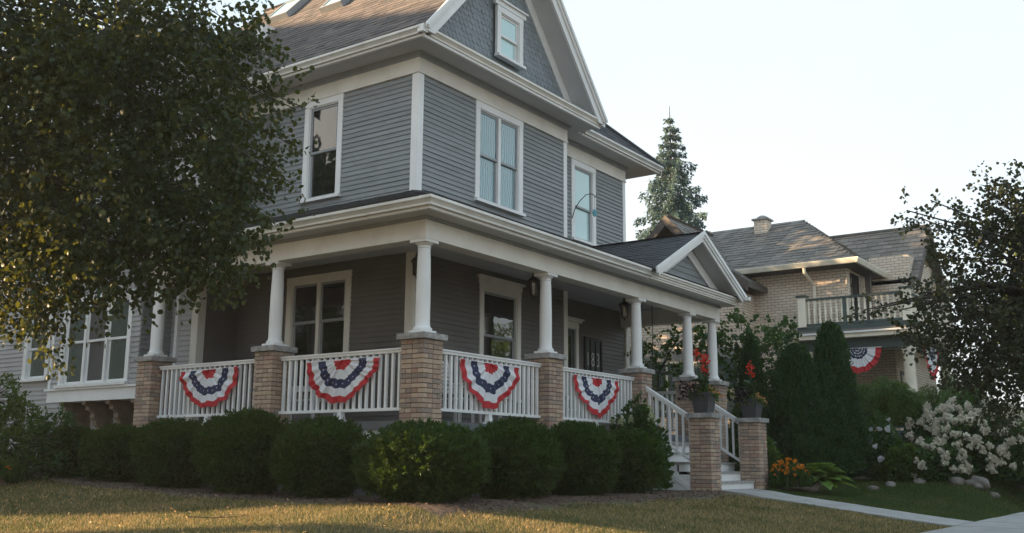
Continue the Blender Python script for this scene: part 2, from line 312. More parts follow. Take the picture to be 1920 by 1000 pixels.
# ------------------------------------------------------------------ terrain
def ss(a, b, x):
    t = min(1, max(0, (x-a)/(b-a))); return t*t*(3-2*t)
def ground_z(X, Y):
    if Y > -1.3: z = 0.
    elif Y > -5.2: z = -.47*ss(-.2, -6.8, Y)/ss(-.2, -6.8, -5.2)*ss(-1.3, -2., Y)
    elif Y > -6.8: z = -.47-.03*(-5.2-Y)/1.6
    else: z = -.5-.45*ss(-6.8, -9.5, Y)
    rr_ = ss(9.5, 14, X)*ss(-5.2, -4.1, Y)*(1-ss(60, 100, X)); z = z*(1-rr_)+.22*rr_
    z -= .075*max(0., -1.2-X)*ss(-1.2, -3., X)
    z += .25*ss(1, 9, Y)*(1-ss(9.5, 14, X))
    return max(z, -1.05)
gx = np.concatenate([np.linspace(-300, -16, 12), np.linspace(-15, 30, 181), np.linspace(32, 400, 16)])
gy = np.concatenate([np.linspace(-300, -13, 12), np.linspace(-12, 24, 181), np.linspace(26, 400, 16)])
gv = [(x, y, ground_z(x, y)) for y in gy for x in gx]; nx = len(gx)
gf = [(j*nx+i, j*nx+i+1, (j+1)*nx+i+1, (j+1)*nx+i) for j in range(len(gy)-1) for i in range(nx-1)]
mb = MB(); mb.add(gv, gf); g_ob = mb.build('ground', MT['earth'], smooth=True, recalc=False); tag(g_ob, kind='structure')
def sheet(name, m, x0, x1, y0, y1, dz, step=.25, wob=0., th=.0):
    xs = np.linspace(x0, x1, max(2, int((x1-x0)/step)+1)); ys = np.linspace(y0, y1, max(2, int((y1-y0)/step)+1)); mb = MB(); n = len(xs)
    vs = []
    for j, y in enumerate(ys):
        for i, x in enumerate(xs):
            wx_ = random.uniform(-wob, wob) if (0 < i < n-1) is False else 0; wy_ = random.uniform(-wob, wob) if (0 < j < len(ys)-1) is False else 0
            edge = (i in (0, n-1)) or (j in (0, len(ys)-1))
            vs.append((x+wx_, y+wy_, ground_z(x, y)+dz-(.05 if edge and th else 0)))
    mb.add(vs, [(j*n+i, j*n+i+1, (j+1)*n+i+1, (j+1)*n+i) for j in range(len(ys)-1) for i in range(n-1)])
    return tag(mb.build(name, m, smooth=True, recalc=False), kind='structure')
# mulch beds follow the hedge
sheet('mulch_bed', MT['soil'], -1.9, .3, -1.95, 9.5, .03, .2, .08, .1)
sheet('mulch_bed', MT['soil'], .32, 6.35, -1.75, .2, .03, .2, .06, .1)
sheet('mulch_bed', MT['soil'], 8.75, 26, -1.95, 1.5, .03, .3, .1, .1)
# concrete slabs of the walk and the pavement, joints between them
def slabs(name, x0, x1, y0, y1, nxs, nys, dz):
    o = bpy.data.objects.new(name, None); link(o, None, ((x0+x1)/2, (y0+y1)/2, ground_z((x0+x1)/2, (y0+y1)/2))); tag(o, kind='structure')
    for i in range(nxs):
        for j in range(nys):
            a, b = x0+(x1-x0)*i/nxs+.006, x0+(x1-x0)*(i+1)/nxs-.006; c, d = y0+(y1-y0)*j/nys+.006, y0+(y1-y0)*(j+1)/nys-.006
            q = [(a, c), (b, c), (b, d), (a, d)]; t = random.uniform(-.004, .004); mb = MB(); sub = 3
            vs = []; fs = []
            for jj in range(sub+1):
                for ii in range(2):
                    x = a+(b-a)*ii; y = c+(d-c)*jj/sub; vs.append((x, y, ground_z(x, y)+dz+t))
            for jj in range(sub): fs.append((jj*2, jj*2+1, jj*2+3, jj*2+2))
            n0 = len(vs); low = [(x, y, z-.12) for x, y, z in vs]; vs += low
            fs += [(0, 1, n0+1, n0), (sub*2, n0+sub*2, n0+sub*2+1, sub*2+1)]
            for jj in range(sub): fs += [(jj*2, n0+jj*2, n0+jj*2+2, jj*2+2), (jj*2+1, jj*2+3, n0+jj*2+3, n0+jj*2+1)]
            mb.add(vs, fs); mb.build('concrete_slab', MT['concrete'], o)
slabs('front_walk', 6.85, 8.42, -5.19, -1.24, 1, 3, .03)
slabs('sidewalk', -20, 31, -6.8, -5.21, 34, 1, .03)

# ------------------------------------------------------------------ THE HOUSE
WX, WY, X2, WYG, X3 = 2.0, 1.95, 6.74, 2.43, 10.13
FLOOR = 1.05
house = thing('clapboard_house', (WX, WY, 0), 'grey blue clapboard two storey house with white trim, front gable and wraparound porch', 'house')
EXPO = .0889
board_cache = {}; board_count = [0]; board_stuff = {}
def clapboards(fr, wall, s0, s1, h0, h1, holes=(), m='siding', solo=True, expo=EXPO):
    n = int(round((h1-h0)/expo))
    for i in range(n):
        z = h0+i*expo; top = min(expo+.012, h1-z)
        segs = [(s0, s1)]
        for a, b, c, d in holes:
            if c < z+expo*.5 < d:
                ns = []
                for p, q in segs:
                    if b <= p or a >= q: ns.append((p, q)); continue
                    if a > p: ns.append((p, a))
                    if b < q: ns.append((b, q))
                segs = ns
        for p, q in segs:
            if q-p < .03: continue
            z += random.uniform(-.0015, .0015); t0 = .024+random.uniform(-.003, .003); prof = [(0, 0), (t0, 0), (t0, .006), (.005, top), (0, top)]
            if solo and board_count[0] < 298:
                board_count[0] += 1; mb = MB()
                mb.prism([fr.P(p, z+b_, a_) for a_, b_ in prof], fr.a*(q-p))
                mb.build('clapboard', MT[m], wall, origin=fr.P(p, z, 0))
            else:
                mb = board_stuff.setdefault((wall, m), MB()); mb.prism([fr.P(p, z+b_, a_) for a_, b_ in prof], fr.a*(q-p), random.uniform(.01, 1))
def wallback(fr, name, s0, s1, h0, h1, m='siding', d=.15):
    mb = MB(); fr.box(mb, s0, s1, h0, h1, -d, -.004); return mb.build(name, MT[m], house, origin=fr.P(s0, h0, 0))
def window(fr, s0, s1, h0, h1, glass, casing=.12, split=1, meet=None, cap=False, cas_m='white', sash_m='sash', parent=None, sillout=.06, label=None, screen=False, name='window'):
    """casing ring, sill, then per light two sashes and a pane each (real depth)"""
    p = parent or house; mb = MB(); c = casing
    fr.box(mb, s0, s0+c, h0, h1-c, -.02, .036); fr.box(mb, s1-c, s1, h0, h1-c, -.02, .036)
    fr.box(mb, s0-.004, s1+.004, h1-c, h1, -.02, .040)
    if cap:
        fr.box(mb, s0-.03, s1+.03, h1, h1+.10, -.02, .045); fr.box(mb, s0-.07, s1+.07, h1+.10, h1+.14, -.02, .085)
    fr.box(mb, s0-.02, s1+.02, h0-.055, h0-.001, -.02, .036+sillout)
    W = mb.build(name, MT[cas_m], p, origin=fr.P((s0+s1)/2, h0, 0), label=label)
    a0, a1, b0, b1 = s0+c, s1-c, h0, h1-c; mul = .075; nsp = split; wd = (a1-a0-mul*(nsp-1))/nsp
    rv = MB()
    fr.box(rv, a0, a0+.02, b0, b1, -.075, .018); fr.box(rv, a1-.02, a1, b0, b1, -.075, .018); fr.box(rv, a0+.021, a1-.021, b1-.02, b1, -.075, .018); fr.box(rv, a0+.021, a1-.021, b0, b0+.02, -.075, .018)
    rv.build('window_frame', MT[cas_m], W)
    meet = meet or (b0+b1)/2; a0 += .02; a1 -= .02; b0 += .02; b1 -= .02; wd = (a1-a0-mul*(nsp-1))/nsp
    for k in range(nsp):
        x0 = a0+k*(wd+mul); x1 = x0+wd
        if k:
            mm = MB(); fr.box(mm, x0-mul, x0, b0, b1, -.06, .02); mm.build('mullion', MT[cas_m], W)
        mb = MB(); t = .045
        for (z0, z1, d0, d1) in ((meet-.02, b1, -.035, -.005), (b0, meet+.02, -.062, -.038)):
            fr.box(mb, x0, x0+t, z0, z1, d0, d1); fr.box(mb, x1-t, x1, z0, z1, d0, d1)
            fr.box(mb, x0+t, x1-t, z1-t, z1, d0, d1); fr.box(mb, x0+t, x1-t, z0, z0+t, d0, d1)
        mb.build('sash', MT[sash_m if not isinstance(sash_m, (list, tuple)) else sash_m[k]], W)
        gg = glass[k % len(glass)] if isinstance(glass, (list, tuple)) else glass
        for (z0, z1, dd) in ((meet-.02+t, b1-t, -.022), (b0+t, meet+.02-t, -.052)):
            mb = MB(); fr.box(mb, x0+t, x1-t, z0, z1, dd, dd+.005); mb.build('pane', MT[gg], W)
        mb = MB(); fr.box(mb, x0, x1, b0, b1, -.074, -.066); mb.build('blind', MT['screen'], W)
    return W
# ---- walls (backing with openings made by stopping the boards at the casings)
FL, FF, FW, FB, FS, FE = left(WX), front(WY), front(WYG), left(1.1), left(.45), front(6.35)
def backs(fr, name, s0, s1, h0, h1, holes, m='siding', dd=.15):
    """backing wall built round its openings"""
    mb = MB(); hs = sorted(holes); q = s0
    for a, b, c, d in hs:
        fr.box(mb, q, a, h0, h1, -dd, -.004)
        if c > h0: fr.box(mb, a, b, h0, c, -dd, -.004)
        if d < h1: fr.box(mb, a, b, d, h1, -dd, -.004)
        fr.box(mb, a, b, max(c, h0), min(d, h1), -dd, -.085); q = b
    fr.box(mb, q, s1, h0, h1, -dd, -.004)
    return mb.build(name, MT[m], house, origin=fr.P(s0, h0, 0))
def hole(w, c=.115): return (w[0]+c, w[1]-c, w[2], w[3]-c)
def bh(w): return (w[0]+.03, w[1]-.03, w[2]-.03, w[3]-.0)
wl = (3.73, 4.72, 5.22, 7.125); wf = (3.61, 5.14, 5.24, 7.125); ww = (7.72, 8.76, 5.33, 7.125)
pl = (3.36, 4.98, 1.75, 3.79); pf = (3.80, 5.10, 1.65, 3.70); dr = (6.90, 7.97, 1.05, 3.42)
wall_ul = backs(FL, 'wall', WY, 12, 4.0, 7.5, [hole(wl)])
wall_uf = backs(FF, 'wall', WX+.15, X2, 4.0, 7.5, [hole(wf)])
wall_wu = backs(FW, 'wall', X2, X3, 4.0, 7.5, [hole(ww)])
wall_pl = backs(FL, 'wall', WY, 6.35, FLOOR, 4.0, [hole(pl)])
wall_pf = backs(FF, 'wall', WX+.15, X2, FLOOR, 4.0, [hole(pf)])
wall_pw = backs(FW, 'wall', X2, X3, FLOOR, 4.0, [hole(dr)])
clapboards(FL, wall_ul, WY, 6.3, 4.98, 7.13, [bh(wl)])
clapboards(FF, wall_uf, WX, X2, 4.98, 7.13, [bh(wf)])
clapboards(FW, wall_wu, X2, X3, 5.15, 7.13, [bh(ww)])
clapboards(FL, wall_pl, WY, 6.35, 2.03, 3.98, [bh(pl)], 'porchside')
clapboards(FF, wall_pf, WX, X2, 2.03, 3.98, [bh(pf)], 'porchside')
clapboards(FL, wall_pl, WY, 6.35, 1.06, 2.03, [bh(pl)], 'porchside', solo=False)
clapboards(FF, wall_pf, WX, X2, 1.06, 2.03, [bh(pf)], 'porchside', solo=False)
# left wing and bay
bayw = (7.38, 9.64, 1.90, 3.60); farw = (11.15, 12.15, 2.16, 3.75)
wall_b = backs(FB, 'wall', 6.35, 14, 0.1, 7.5, [(farw[0]+.13, farw[1]-.13, farw[2], farw[3]-.13)], 'bayside')
wall_e = wallback(FE, 'wall', 1.1, WX, 0.1, 7.5)
bay_wall = backs(FS, 'bay', 7.12, 9.98, 1.60, 4.3, [(bayw[0]+.11, bayw[1]-.11, bayw[2], bayw[3]-.11)], 'bayside', .64)
clapboards(FS, bay_wall, 7.12, 9.98, 1.86, 4.2, [bh(bayw)], 'bayside', expo=.0945)
clapboards(FB, wall_b, 6.35, 7.12, .3, 4.3, [], 'bayside', expo=.0945)
clapboards(FB, wall_b, 7.12, 9.98, .3, 1.6, [], 'bayside', expo=.0945)
clapboards(FB, wall_b, 9.98, 14, .3, 4.3, [bh(farw)], 'bayside', expo=.0945)
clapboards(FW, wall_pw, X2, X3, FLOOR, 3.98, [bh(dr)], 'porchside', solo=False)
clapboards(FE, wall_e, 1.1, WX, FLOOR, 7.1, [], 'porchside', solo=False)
clapboards(FB, wall_b, 6.35, 14, 4.3, 7.1, [], 'bayside', solo=False, expo=.0945)
clapboards(front(7.12), bay_wall, .45, 1.1, 1.86, 4.2, [], 'siding', solo=False)
window(FL, *wl, 'glass_dark', sash_m='sash')
window(FF, *wf, 'glass_blind_sky', split=2, meet=6.12, casing=.13)
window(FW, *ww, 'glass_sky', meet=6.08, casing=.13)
window(FL, *pl, 'glass_dark', split=2, meet=2.94, cas_m='cream', casing=.13)
window(FF, *pf, 'glass_dark', meet=2.76, cap=True, cas_m='cream')
W = window(FS, *bayw, ['glass_green', 'screen', 'glass_green'], split=3, meet=2.72, casing=.11, sash_m='white')
window(FB, *farw, 'glass_green', meet=2.8, casing=.13, sash_m='white')
mb = MB(); FS.box(mb, 7.06, 10.05, 1.80, 1.845, -.2, .06); mb.build('bay_sill', MT['white'], house, origin=(0.45, 8.5, 1.8))
mb = MB(); FS.box(mb, 7.10, 10.0, 1.58, 1.799, -.2, .02); mb.build('skirt_board', MT['white'], house, origin=(0.45, 8.5, 1.6))
mb = MB(); FS.box(mb, 9.9, 9.985, 1.846, 4.25, -.1, .03); mb.build('corner_board', MT['white'], house, origin=(.45, 9.9, 1.9))
mb = MB(); mb.sweep([(1.1, 10.1), (.35, 10.1), (.35, 7.0), (1.1, 7.0)], [(-.05, 4.2), (.12, 4.2), (.12, 4.3), (-.05, 4.5)]); mb.hexa([(.3, 6.95, 4.3), (1.1, 6.95, 4.3), (1.1, 10.15, 4.3), (.3, 10.15, 4.3), (.6, 7.3, 4.6), (1.1, 7.3, 4.6), (1.1, 9.8, 4.6), (.6, 9.8, 4.6)]); mb.build('bay_roof', MT['roofdark'], house)
for by in (7.18, 7.95, 8.72, 9.48):          # scroll cut brackets under the bay
    prof = [(1.09, 1.58), (.47, 1.58), (.47, 1.52), (.53, 1.50), (.56, 1.46), (.55, 1.42), (.62, 1.40), (.67, 1.35), (.66, 1.27), (.72, 1.22), (.74, 1.14), (.80, 1.10), (.82, 1.02), (.90, .98), (.92, .88), (1.0, .84), (1.09, .72)]
    mb = MB(); mb.prism([(x, by, z) for x, z in prof], (0, .12, 0)); mb.build('bracket', MT['bracket'], house, origin=(1.09, by, 1.2))
# corner boards, frieze, bed mould
def cboard(x0, x1, y0, y1, z0, z1, m='white'):
    mb = MB(); mb.box(x0, x1, y0, y1, z0, z1); mb.build('corner_board', MT[m], house, origin=(x0, y0, z0))
cboard(WX-.032, WX+.11, WY-.032, WY-.001, 4.95, 7.128); cboard(WX-.032, WX-.001, WY-.001, WY+.12, 4.95, 7.128)
cboard(X2-.10, X2+.03, WY-.032, WY+.0, 4.98, 7.128); cboard(X2-.0, X2+.03, WY, WYG, 4.98, 7.128)
cboard(X3-.10, X3+.03, WYG-.032, WYG, 5.1, 7.128); cboard(X3, X3+.03, WYG, WYG+.12, 5.1, 7.128)
cboard(WX-.034, WX+.13, WY-.034, WY-.001, FLOOR, 3.95, 'cream'); cboard(WX-.034, WX-.001, WY-.001, WY+.15, FLOOR, 3.95, 'cream')
cboard(X2-.11, X2+.034, WY-.034, WY, FLOOR, 3.95, 'cream'); cboard(X3-.10, X3+.05, WYG-.07, WYG, .2, 3.95, 'cream')
cboard(1.1-.034, 1.1-.001, 6.35, 6.50, .2, 7.1, 'cream'); cboard(1.1-.034, 1.1+.13, 6.35-.034, 6.349, .2, 7.1, 'cream')
EP = [(1.1, 12), (1.1, 6.3), (WX, 6.3), (WX, WY), (X2, WY), (X2, WYG), (X3, WYG), (X3, 9)]
mb = MB(); mb.sweep(EP[2:], [(-.01, 7.13), (.04, 7.13), (.04, 7.43), (-.01, 7.43)]); mb.build('frieze_board', MT['cream'], house, origin=(WX, WY, 7.1))
mb = MB(); mb.sweep(EP[2:], [(0.0, 7.125), (.055, 7.125), (.055, 7.15), (.04, 7.17), (0., 7.17)]); mb.build('frieze_moulding', MT['cream'], house, origin=(WX, WY, 7.1))
mb = MB(); mb.sweep(EP[2:], [(0, 7.40), (.045, 7.40), (.06, 7.44), (.10, 7.49), (.10, 7.499), (0, 7.499)]); mb.build('bed_moulding', MT['sash'], house, origin=(WX, WY, 7.4))
# soffits
mb = MB()
mb.box(1.48, WX, 1.45, 6.3, 7.50, 7.54); mb.box(WX, 7.25, 1.45, WYG, 7.50, 7.54)
mb.build('soffit', MT['soffit'], house, origin=(1.5, 1.45, 7.5))
mb = MB(); mb.box(7.25, 11.02, 1.95, 12.8, 7.50, 7.54); mb.build('soffit', MT['soffit'], house, origin=(8, 2, 7.5))
KG = [(0, 0), (.01, 0), (.07, 0), (.075, .03), (.10, .06), (.125, .08), (.125, .12), (.11, .125), (0, .125)]
def gutter(path, z, d0=0., parent=None, m='gutter'):
    mb = MB(); mb.sweep(path, [(d0+a, z+b) for a, b in KG]); return mb.build('gutter', MT[m], parent or house, origin=(path[0][0], path[0][1], z))
def lipmould(path, z, m='white', name='crown_moulding'):
    mb = MB(); mb.sweep(path, [(-.03, z-.012), (.022, z-.012), (.03, z+.02), (.012, z+.045), (-.03, z+.045)]); return mb.build(name, MT[m], house, origin=(path[0][0], path[0][1], z))
gutter([(1.48, 7.3), (1.48, 1.42)], 7.53); lipmould([(1.48, 7.3), (1.48, 1.40)], 7.50)
gutter([(1.62, 1.45), (7.20, 1.45)], 7.53, m='cream'); lipmould([(1.48, 1.42), (7.26, 1.42)], 7.485)
gutter([(7.46, 1.95), (11.02, 1.95), (11.02, 8)], 7.53); lipmould([(7.40, 1.95), (11.02, 1.95), (11.02, 8)], 7.50)
# main roof
SL = 1.13; RX, RZ = 4.37, 10.99
def rz(X): return RZ-SL*abs(X-RX)
cth = 1/math.hypot(1, SL); sth = SL*cth
roofL = MB()
def slabroof(mb, X0, X1, Y0, Y1, th=.10):
    mb.hexa([(X0, Y0, rz(X0)-th), (X1, Y0, rz(X1)-th), (X1, Y1, rz(X1)-th), (X0, Y1, rz(X0)-th), (X0, Y0, rz(X0)), (X1, Y0, rz(X1)), (X1, Y1, rz(X1)), (X0, Y1, rz(X0))])
slabroof(roofL, 1.42, RX, 1.36, 8.9); slabroof(roofL, RX, 7.32, 1.36, 8.9)
roofL.prism([(1.42, 8.9, rz(1.42)), (RX, 8.9, RZ), (7.32, 8.9, rz(1.42)), (4.37, 8.95, 8)], (0, .05, 0))
roof = roofL.build('roof', MT['roof'], house, origin=(RX, 1.4, 8))
mb = MB(); shingles(mb, (1.40, 1.33, rz(1.40)+.002), (0, 1, 0), (cth, 0, sth), [(0, 0), (7.6, 0), (7.6, 2.95/cth), (0, 2.95/cth)], .142, .30)
mb.build('shingle', MT['roof'], roof, kind='stuff', recalc=False)
mb = MB(); shingles(mb, (7.34, 1.33, rz(7.34)+.002), (0, 1, 0), (-cth, 0, sth), [(0, 0), (7.6, 0), (7.6, 2.95/cth), (0, 2.95/cth)], .142, .30)
mb.build('shingle', MT['roof'], roof, kind='stuff', recalc=False)
mb = MB()
for k in range(25): mb.prism([(RX-.14, 1.34+k*.3, rz(RX-.14)+.022), (RX, 1.34+k*.3, RZ+.03), (RX+.14, 1.34+k*.3, rz(RX-.14)+.022)], (0, .305, 0), random.random()+.01)
mb.build('ridge_cap', MT['roof'], roof)
# rear hip and cross gable behind the tree
mb = MB()
mb.add([(1.42, 8.96, rz(1.42)), (7.32, 8.96, rz(1.42)), (RX, 8.96, RZ), (1.42, 12.5, rz(1.42)), (7.32, 12.5, rz(1.42))], [(0, 3, 2), (2, 4, 1), (3, 4, 2), (0, 1, 4, 3)])
mb.build('rear_roof', MT['roof'], house)
mb = MB(); cz = 7.60; ck = .754
def cg(Y): return 9.75-ck*abs(Y-8.65)
for a, b in ((5.8, 8.65), (8.65, 11.5)):
    mb.hexa([(.7, a, cg(a)-.1), (4.2, a, cg(a)-.1), (4.2, b, cg(b)-.1), (.7, b, cg(b)-.1), (.7, a, cg(a)), (4.2, a, cg(a)), (4.2, b, cg(b)), (.7, b, cg(b))])
mb.build('cross_gable_roof', MT['roof'], house, origin=(.7, 8.6, 8))
mb = MB(); shingles(mb, (.7, 5.78, cg(5.78)+.002), (1, 0, 0), (0, 1, ck), [(0, 0), (2.6, 0), (3.6, 3.5), (0, 3.5)], .142, .3)
mb.build('shingle', MT['roof'], house.children[-1] if False else roof, kind='stuff', recalc=False)
mb = MB(); mb.prism([(1.12, 5.95, 7.4), (1.12, 11.35, 7.4), (1.12, 8.65, 9.6)], (.05, 0, 0)); mb.build('gable_wall', MT['bayside'], house)
mb = MB(); mb.prism([(.66, 5.78, cg(5.78)-.2), (.66, 8.65, 9.55), (.66, 8.65, 9.78), (.66, 5.78, cg(5.78)+.03)], (.03, 0, 0)); mb.prism([(.66, 11.52, cg(5.78)-.2), (.66, 8.65, 9.55), (.66, 8.65, 9.78), (.66, 11.52, cg(5.78)+.03)], (.03, 0, 0)); mb.build('bargeboard', MT['white'], house)
mb = MB(); mb.box(2.92, 3.3, 7.20, 7.30, 9.20, 9.75); mb.box(3.0, 3.05, 7.32, 7.50, 9.2, 9.72); mb.build('flashing', MT['white'], house, origin=(3, 7.2, 9.3))
# skylights
for (x0, x1, y0, y1) in ((3.60, 4.18, 7.16, 7.86), (3.18, 3.78, 5.06, 5.68)):
    def sp(x, y, n): return Vector((x-sth*n, y, rz(x)+cth*n))
    mb = MB(); rim = .05
    for a, b, c, d in ((x0, x0+rim, y0, y1), (x1-rim, x1, y0, y1), (x0+rim, x1-rim, y0, y0+rim), (x0+rim, x1-rim, y1-rim, y1)):
        mb.hexa([sp(a, c, .0), sp(b, c, .0), sp(b, d, .0), sp(a, d, .0), sp(a, c, .14), sp(b, c, .14), sp(b, d, .14), sp(a, d, .14)])
    k = mb.build('skylight', MT['sash'], house, origin=sp(x0, y0, 0))
    mb = MB(); mb.hexa([sp(x0+rim, y0+rim, .10), sp(x1-rim, y0+rim, .10), sp(x1-rim, y1-rim, .10), sp(x0+rim, y1-rim, .10), sp(x0+rim, y0+rim, .125), sp(x1-rim, y0+rim, .125), sp(x1-rim, y1-rim, .125), sp(x0+rim, y1-rim, .125)])
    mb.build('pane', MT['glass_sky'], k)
# gable: shingled wall, pent roof, rakes, window
GY = 1.81
def gz(X): return rz(X)-.10/cth
mb = MB(); mb.prism([(1.75, GY, 7.54), (6.99, GY, 7.54), (RX, GY, gz(RX)-.02)], (0, .14, 0)); gwall = mb.build('gable_wall', MT['scale'], house, origin=(RX, GY, 8))
mb = MB(); gw = (3.94, 4.80, 8.11, 9.10); row = 0; z = 7.78
while z < 10.6:
    x = 1.8+(row % 2)*.065
    while x < 6.95:
        c = x+.065
        if z+.16 < gz(c)-.02 and not (gw[0]-.02 < c < gw[1]+.02 and gw[2]-.1 < z+.05 < gw[3]+.12):
            j = random.uniform(-.006, .006); t = .016+random.uniform(-.003, .004)
            vs = [(x+.004, GY-t, z+.045+j), (c-.028, GY-t, z+j), (c+.028, GY-t, z+j), (x+.126, GY-t, z+.045+j), (x+.126, GY-.003, z+.19), (x+.004, GY-.003, z+.19),
                  (x+.004, GY, z+.045+j), (c-.028, GY, z+j), (c+.028, GY, z+j), (x+.126, GY, z+.045+j)]
            mb.add(vs, [(0, 1, 2, 3, 4, 5), (0, 6, 7, 1), (1, 7, 8, 2), (2, 8, 9, 3)], random.uniform(.01, 1))
        x += .13
    z += .115; row += 1
mb.build('scale_shingle', MT['scale'], gwall, kind='stuff', recalc=False)
mb = MB(); mb.hexa([(1.55, 1.36, 7.63), (7.2, 1.36, 7.63), (6.85, GY, 7.63), (1.9, GY, 7.63), (1.55, 1.36, 7.655), (7.2, 1.36, 7.655), (6.85, GY, 7.86), (1.9, GY, 7.86)])
pent = mb.build('pent_roof', MT['scale'], house, origin=(RX, 1.4, 7.65))
mb = MB(); shingles(mb, (1.5, 1.345, 7.66), (1, 0, 0), (0, .46, .21), [(0, 0), (5.75, 0), (5.3, .50), (.42, .50)], .10, .13, .016, .1)
mb.build('shingle', MT['scale'], pent, kind='stuff', recalc=False)
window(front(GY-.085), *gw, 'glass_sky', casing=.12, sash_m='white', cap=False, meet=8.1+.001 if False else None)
mb = MB(); F0 = front(GY-.085); F0.box(mb, 3.86, 4.88, 9.105, 9.20, -.01, .05); F0.box(mb, 3.83, 4.91, 9.20, 9.235, -.01, .09); mb.build('window_head', MT['white'], house, origin=(RX, GY, 9.1))
for sgn in (-1, 1):
    def q(dx, dz, Y): return (RX+sgn*dx, Y, RZ-SL*dx+dz)
    mb = MB()   # rake fascia with stepped moulding, cut level above the gutter
    def cut(dm, bot, top, Y, th, zc):
        dc = (RZ+bot-zc)/SL; return mb.prism([q(0, bot, Y), q(dc, bot, Y), (RX+sgn*dm, Y, zc), q(dm, top, Y), q(0, top, Y)], (0, th, 0))
    cut(2.93, -.36, .01, 1.315, .045, 7.56); cut(2.96, -.14, .035, 1.28, .034, 7.60); cut(2.99, -.05, .045, 1.25, .029, 7.62)
    mb.build('rake_board', MT['white'], house, origin=q(1.5, 0, 1.3))
    mb = MB(); mb.prism([q(0, -.34, 1.361), q(2.70, -.34, 1.361), q(2.70, -.30, 1.361), q(0, -.30, 1.361)], (0, GY-1.362, 0)); mb.build('rake_soffit', MT['soffit'], house, origin=q(1.5, -.3, 1.5))
    mb = MB(); mb.prism([q(.0, -.66, GY-.035), q(2.25, -.66, GY-.035), q(2.42, -.345, GY-.035), q(0, -.345, GY-.035)], (0, .03, 0)); mb.build('rake_frieze', MT['white'], house, origin=q(1.2, -.5, GY))
    mb = MB(); X_ = RX+sgn*2.88; mb.box(min(X_, X_+sgn*.12), max(X_, X_+sgn*.12), 1.33, 1.46, 7.53, 7.66); mb.build('eave_return', MT['white'], house, origin=(X_, 1.4, 7.55))
# wing hip roof
mb = MB(); k9 = .95; E0, E1, EY = 6.9, 11.13, 1.84; ez = 7.62; dp = 3.2
mb.add([(E0, EY, ez), (E1, EY, ez), (E1-dp, EY+dp, ez+k9*dp), (E0, EY+dp, ez+k9*dp), (E1, 12.8, ez), (E1-dp, 12.8, ez+k9*dp)], [(0, 1, 2, 3), (1, 4, 5, 2)])
mb.tube([(E1+.02, EY-.02, ez+.02), (E1-dp, EY+dp, ez+k9*dp+.03)], .05, 6, .5)
wroof = mb.build('wing_roof', MT['roofdark'], house, origin=(9, 3, 8), recalc=False)
mb = MB(); L9 = math.hypot(1, k9)
shingles(mb, (E0, EY, ez+.002), (1, 0, 0), (0, 1, k9), [(0, 0), (E1-E0, 0), (E1-E0-dp, dp*L9), (0, dp*L9)], .142, .3)
shingles(mb, (E1, EY, ez+.002), (0, 1, 0), (-1, 0, k9), [(0, 0), (7, 0), (7, dp*L9), (dp, dp*L9)], .142, .3)
mb.build('shingle', MT['roofdark'], wroof, kind='stuff', recalc=False)
mb = MB(); mb.box(X3-.004, X3+.03, WYG+.01, 12.5, FLOOR, 7.5); mb.build('side_wall', MT['siding'], house, origin=(X3, 4, 4))
mb = MB(); mb.box(X2-.15, X2+.0, WY+.01, WYG, FLOOR, 7.5); mb.build('side_wall', MT['siding'], house, origin=(X2, 2.2, 4))
# foundation
mb = MB(); mb.box(1.13, 10.1, 6.4, 14, -.3, .3); mb.box(WX+.05, X3, WYG+.05, 8, -.3, 1.05); mb.build('foundation', MT['mortar'], house)
# ---- porch
PYE = 6.5
mb = MB(); mb.box(.06, WX, .06, PYE, .93, FLOOR); mb.box(WX, X3, .06, WYG, .93, FLOOR); mb.build('porch_floor', MT['floor'], house, origin=(1, 1, 1))
mb = MB(); mb.sweep([(.1, PYE), (.1, .1), (6.35, .1)], [(-.04, .60), (.0, .60), (.0, .925), (.02, .925), (.02, 1.04), (-.04, 1.04)]); mb.sweep([(8.9, .1), (10.1, .1), (10.1, 2.4)], [(-.04, .60), (.0, .60), (.0, .925), (.02, .925), (.02, 1.04), (-.04, 1.04)]); mb.build('porch_skirt', MT['white'], house, origin=(.1, .1, .5))
mb = MB(); mb.sweep([(.12, PYE), (.12, .12), (10.08, .12), (10.08, 2.4)], [(-.04, -.1), (.0, -.1), (.0, .599), (-.04, .599)]); mb.build('porch_base', MT['floor'], house, origin=(.1, .1, .3))
mb = MB(); mb.box(.3, WX-.04, .3, PYE, 3.955, 3.975); mb.box(WX-.04, X3, .3, WYG, 3.955, 3.975); mb.build('porch_ceiling', MT['soffit'], house, origin=(1, 1, 4))
BP = [(.06, PYE), (.06, .06), (10.12, .06), (10.12, WYG)]
mb = MB(); mb.sweep(BP, [(-.26, 3.60), (.0, 3.60), (.0, 3.915), (-.26, 3.915)]); mb.build('porch_beam', MT['cream'], house, origin=(.06, .06, 3.6))
mb = MB(); mb.sweep(BP, [(.0, 3.87), (.03, 3.87), (.05, 3.915), (.0, 3.915)]); mb.build('bed_moulding', MT['sash'], house, origin=(.06, .06, 3.9))
mb = MB(); mb.box(.02, 1.1, 6.36, 6.50, 3.60, 3.95); mb.box(1.1, WX, 6.2, 6.3, 3.7, 3.95); mb.build('end_beam', MT['cream'], house, origin=(.5, 6.4, 3.6))
GP = [(-.28, 6.7), (-.28, -.28), (6.2, -.28)]
mb = MB(); mb.sweep([(-.28, 6.7), (-.28, -.28), (10.14, -.28), (10.14, 2.4)], [(-.36, 3.916), (.0, 3.916), (.0, 3.945), (-.36, 3.945)]); mb.build('soffit', MT['soffit'], house, origin=(-.2, -.2, 3.9))
gutter(GP, 3.945, .01); lipmould(GP, 3.915)
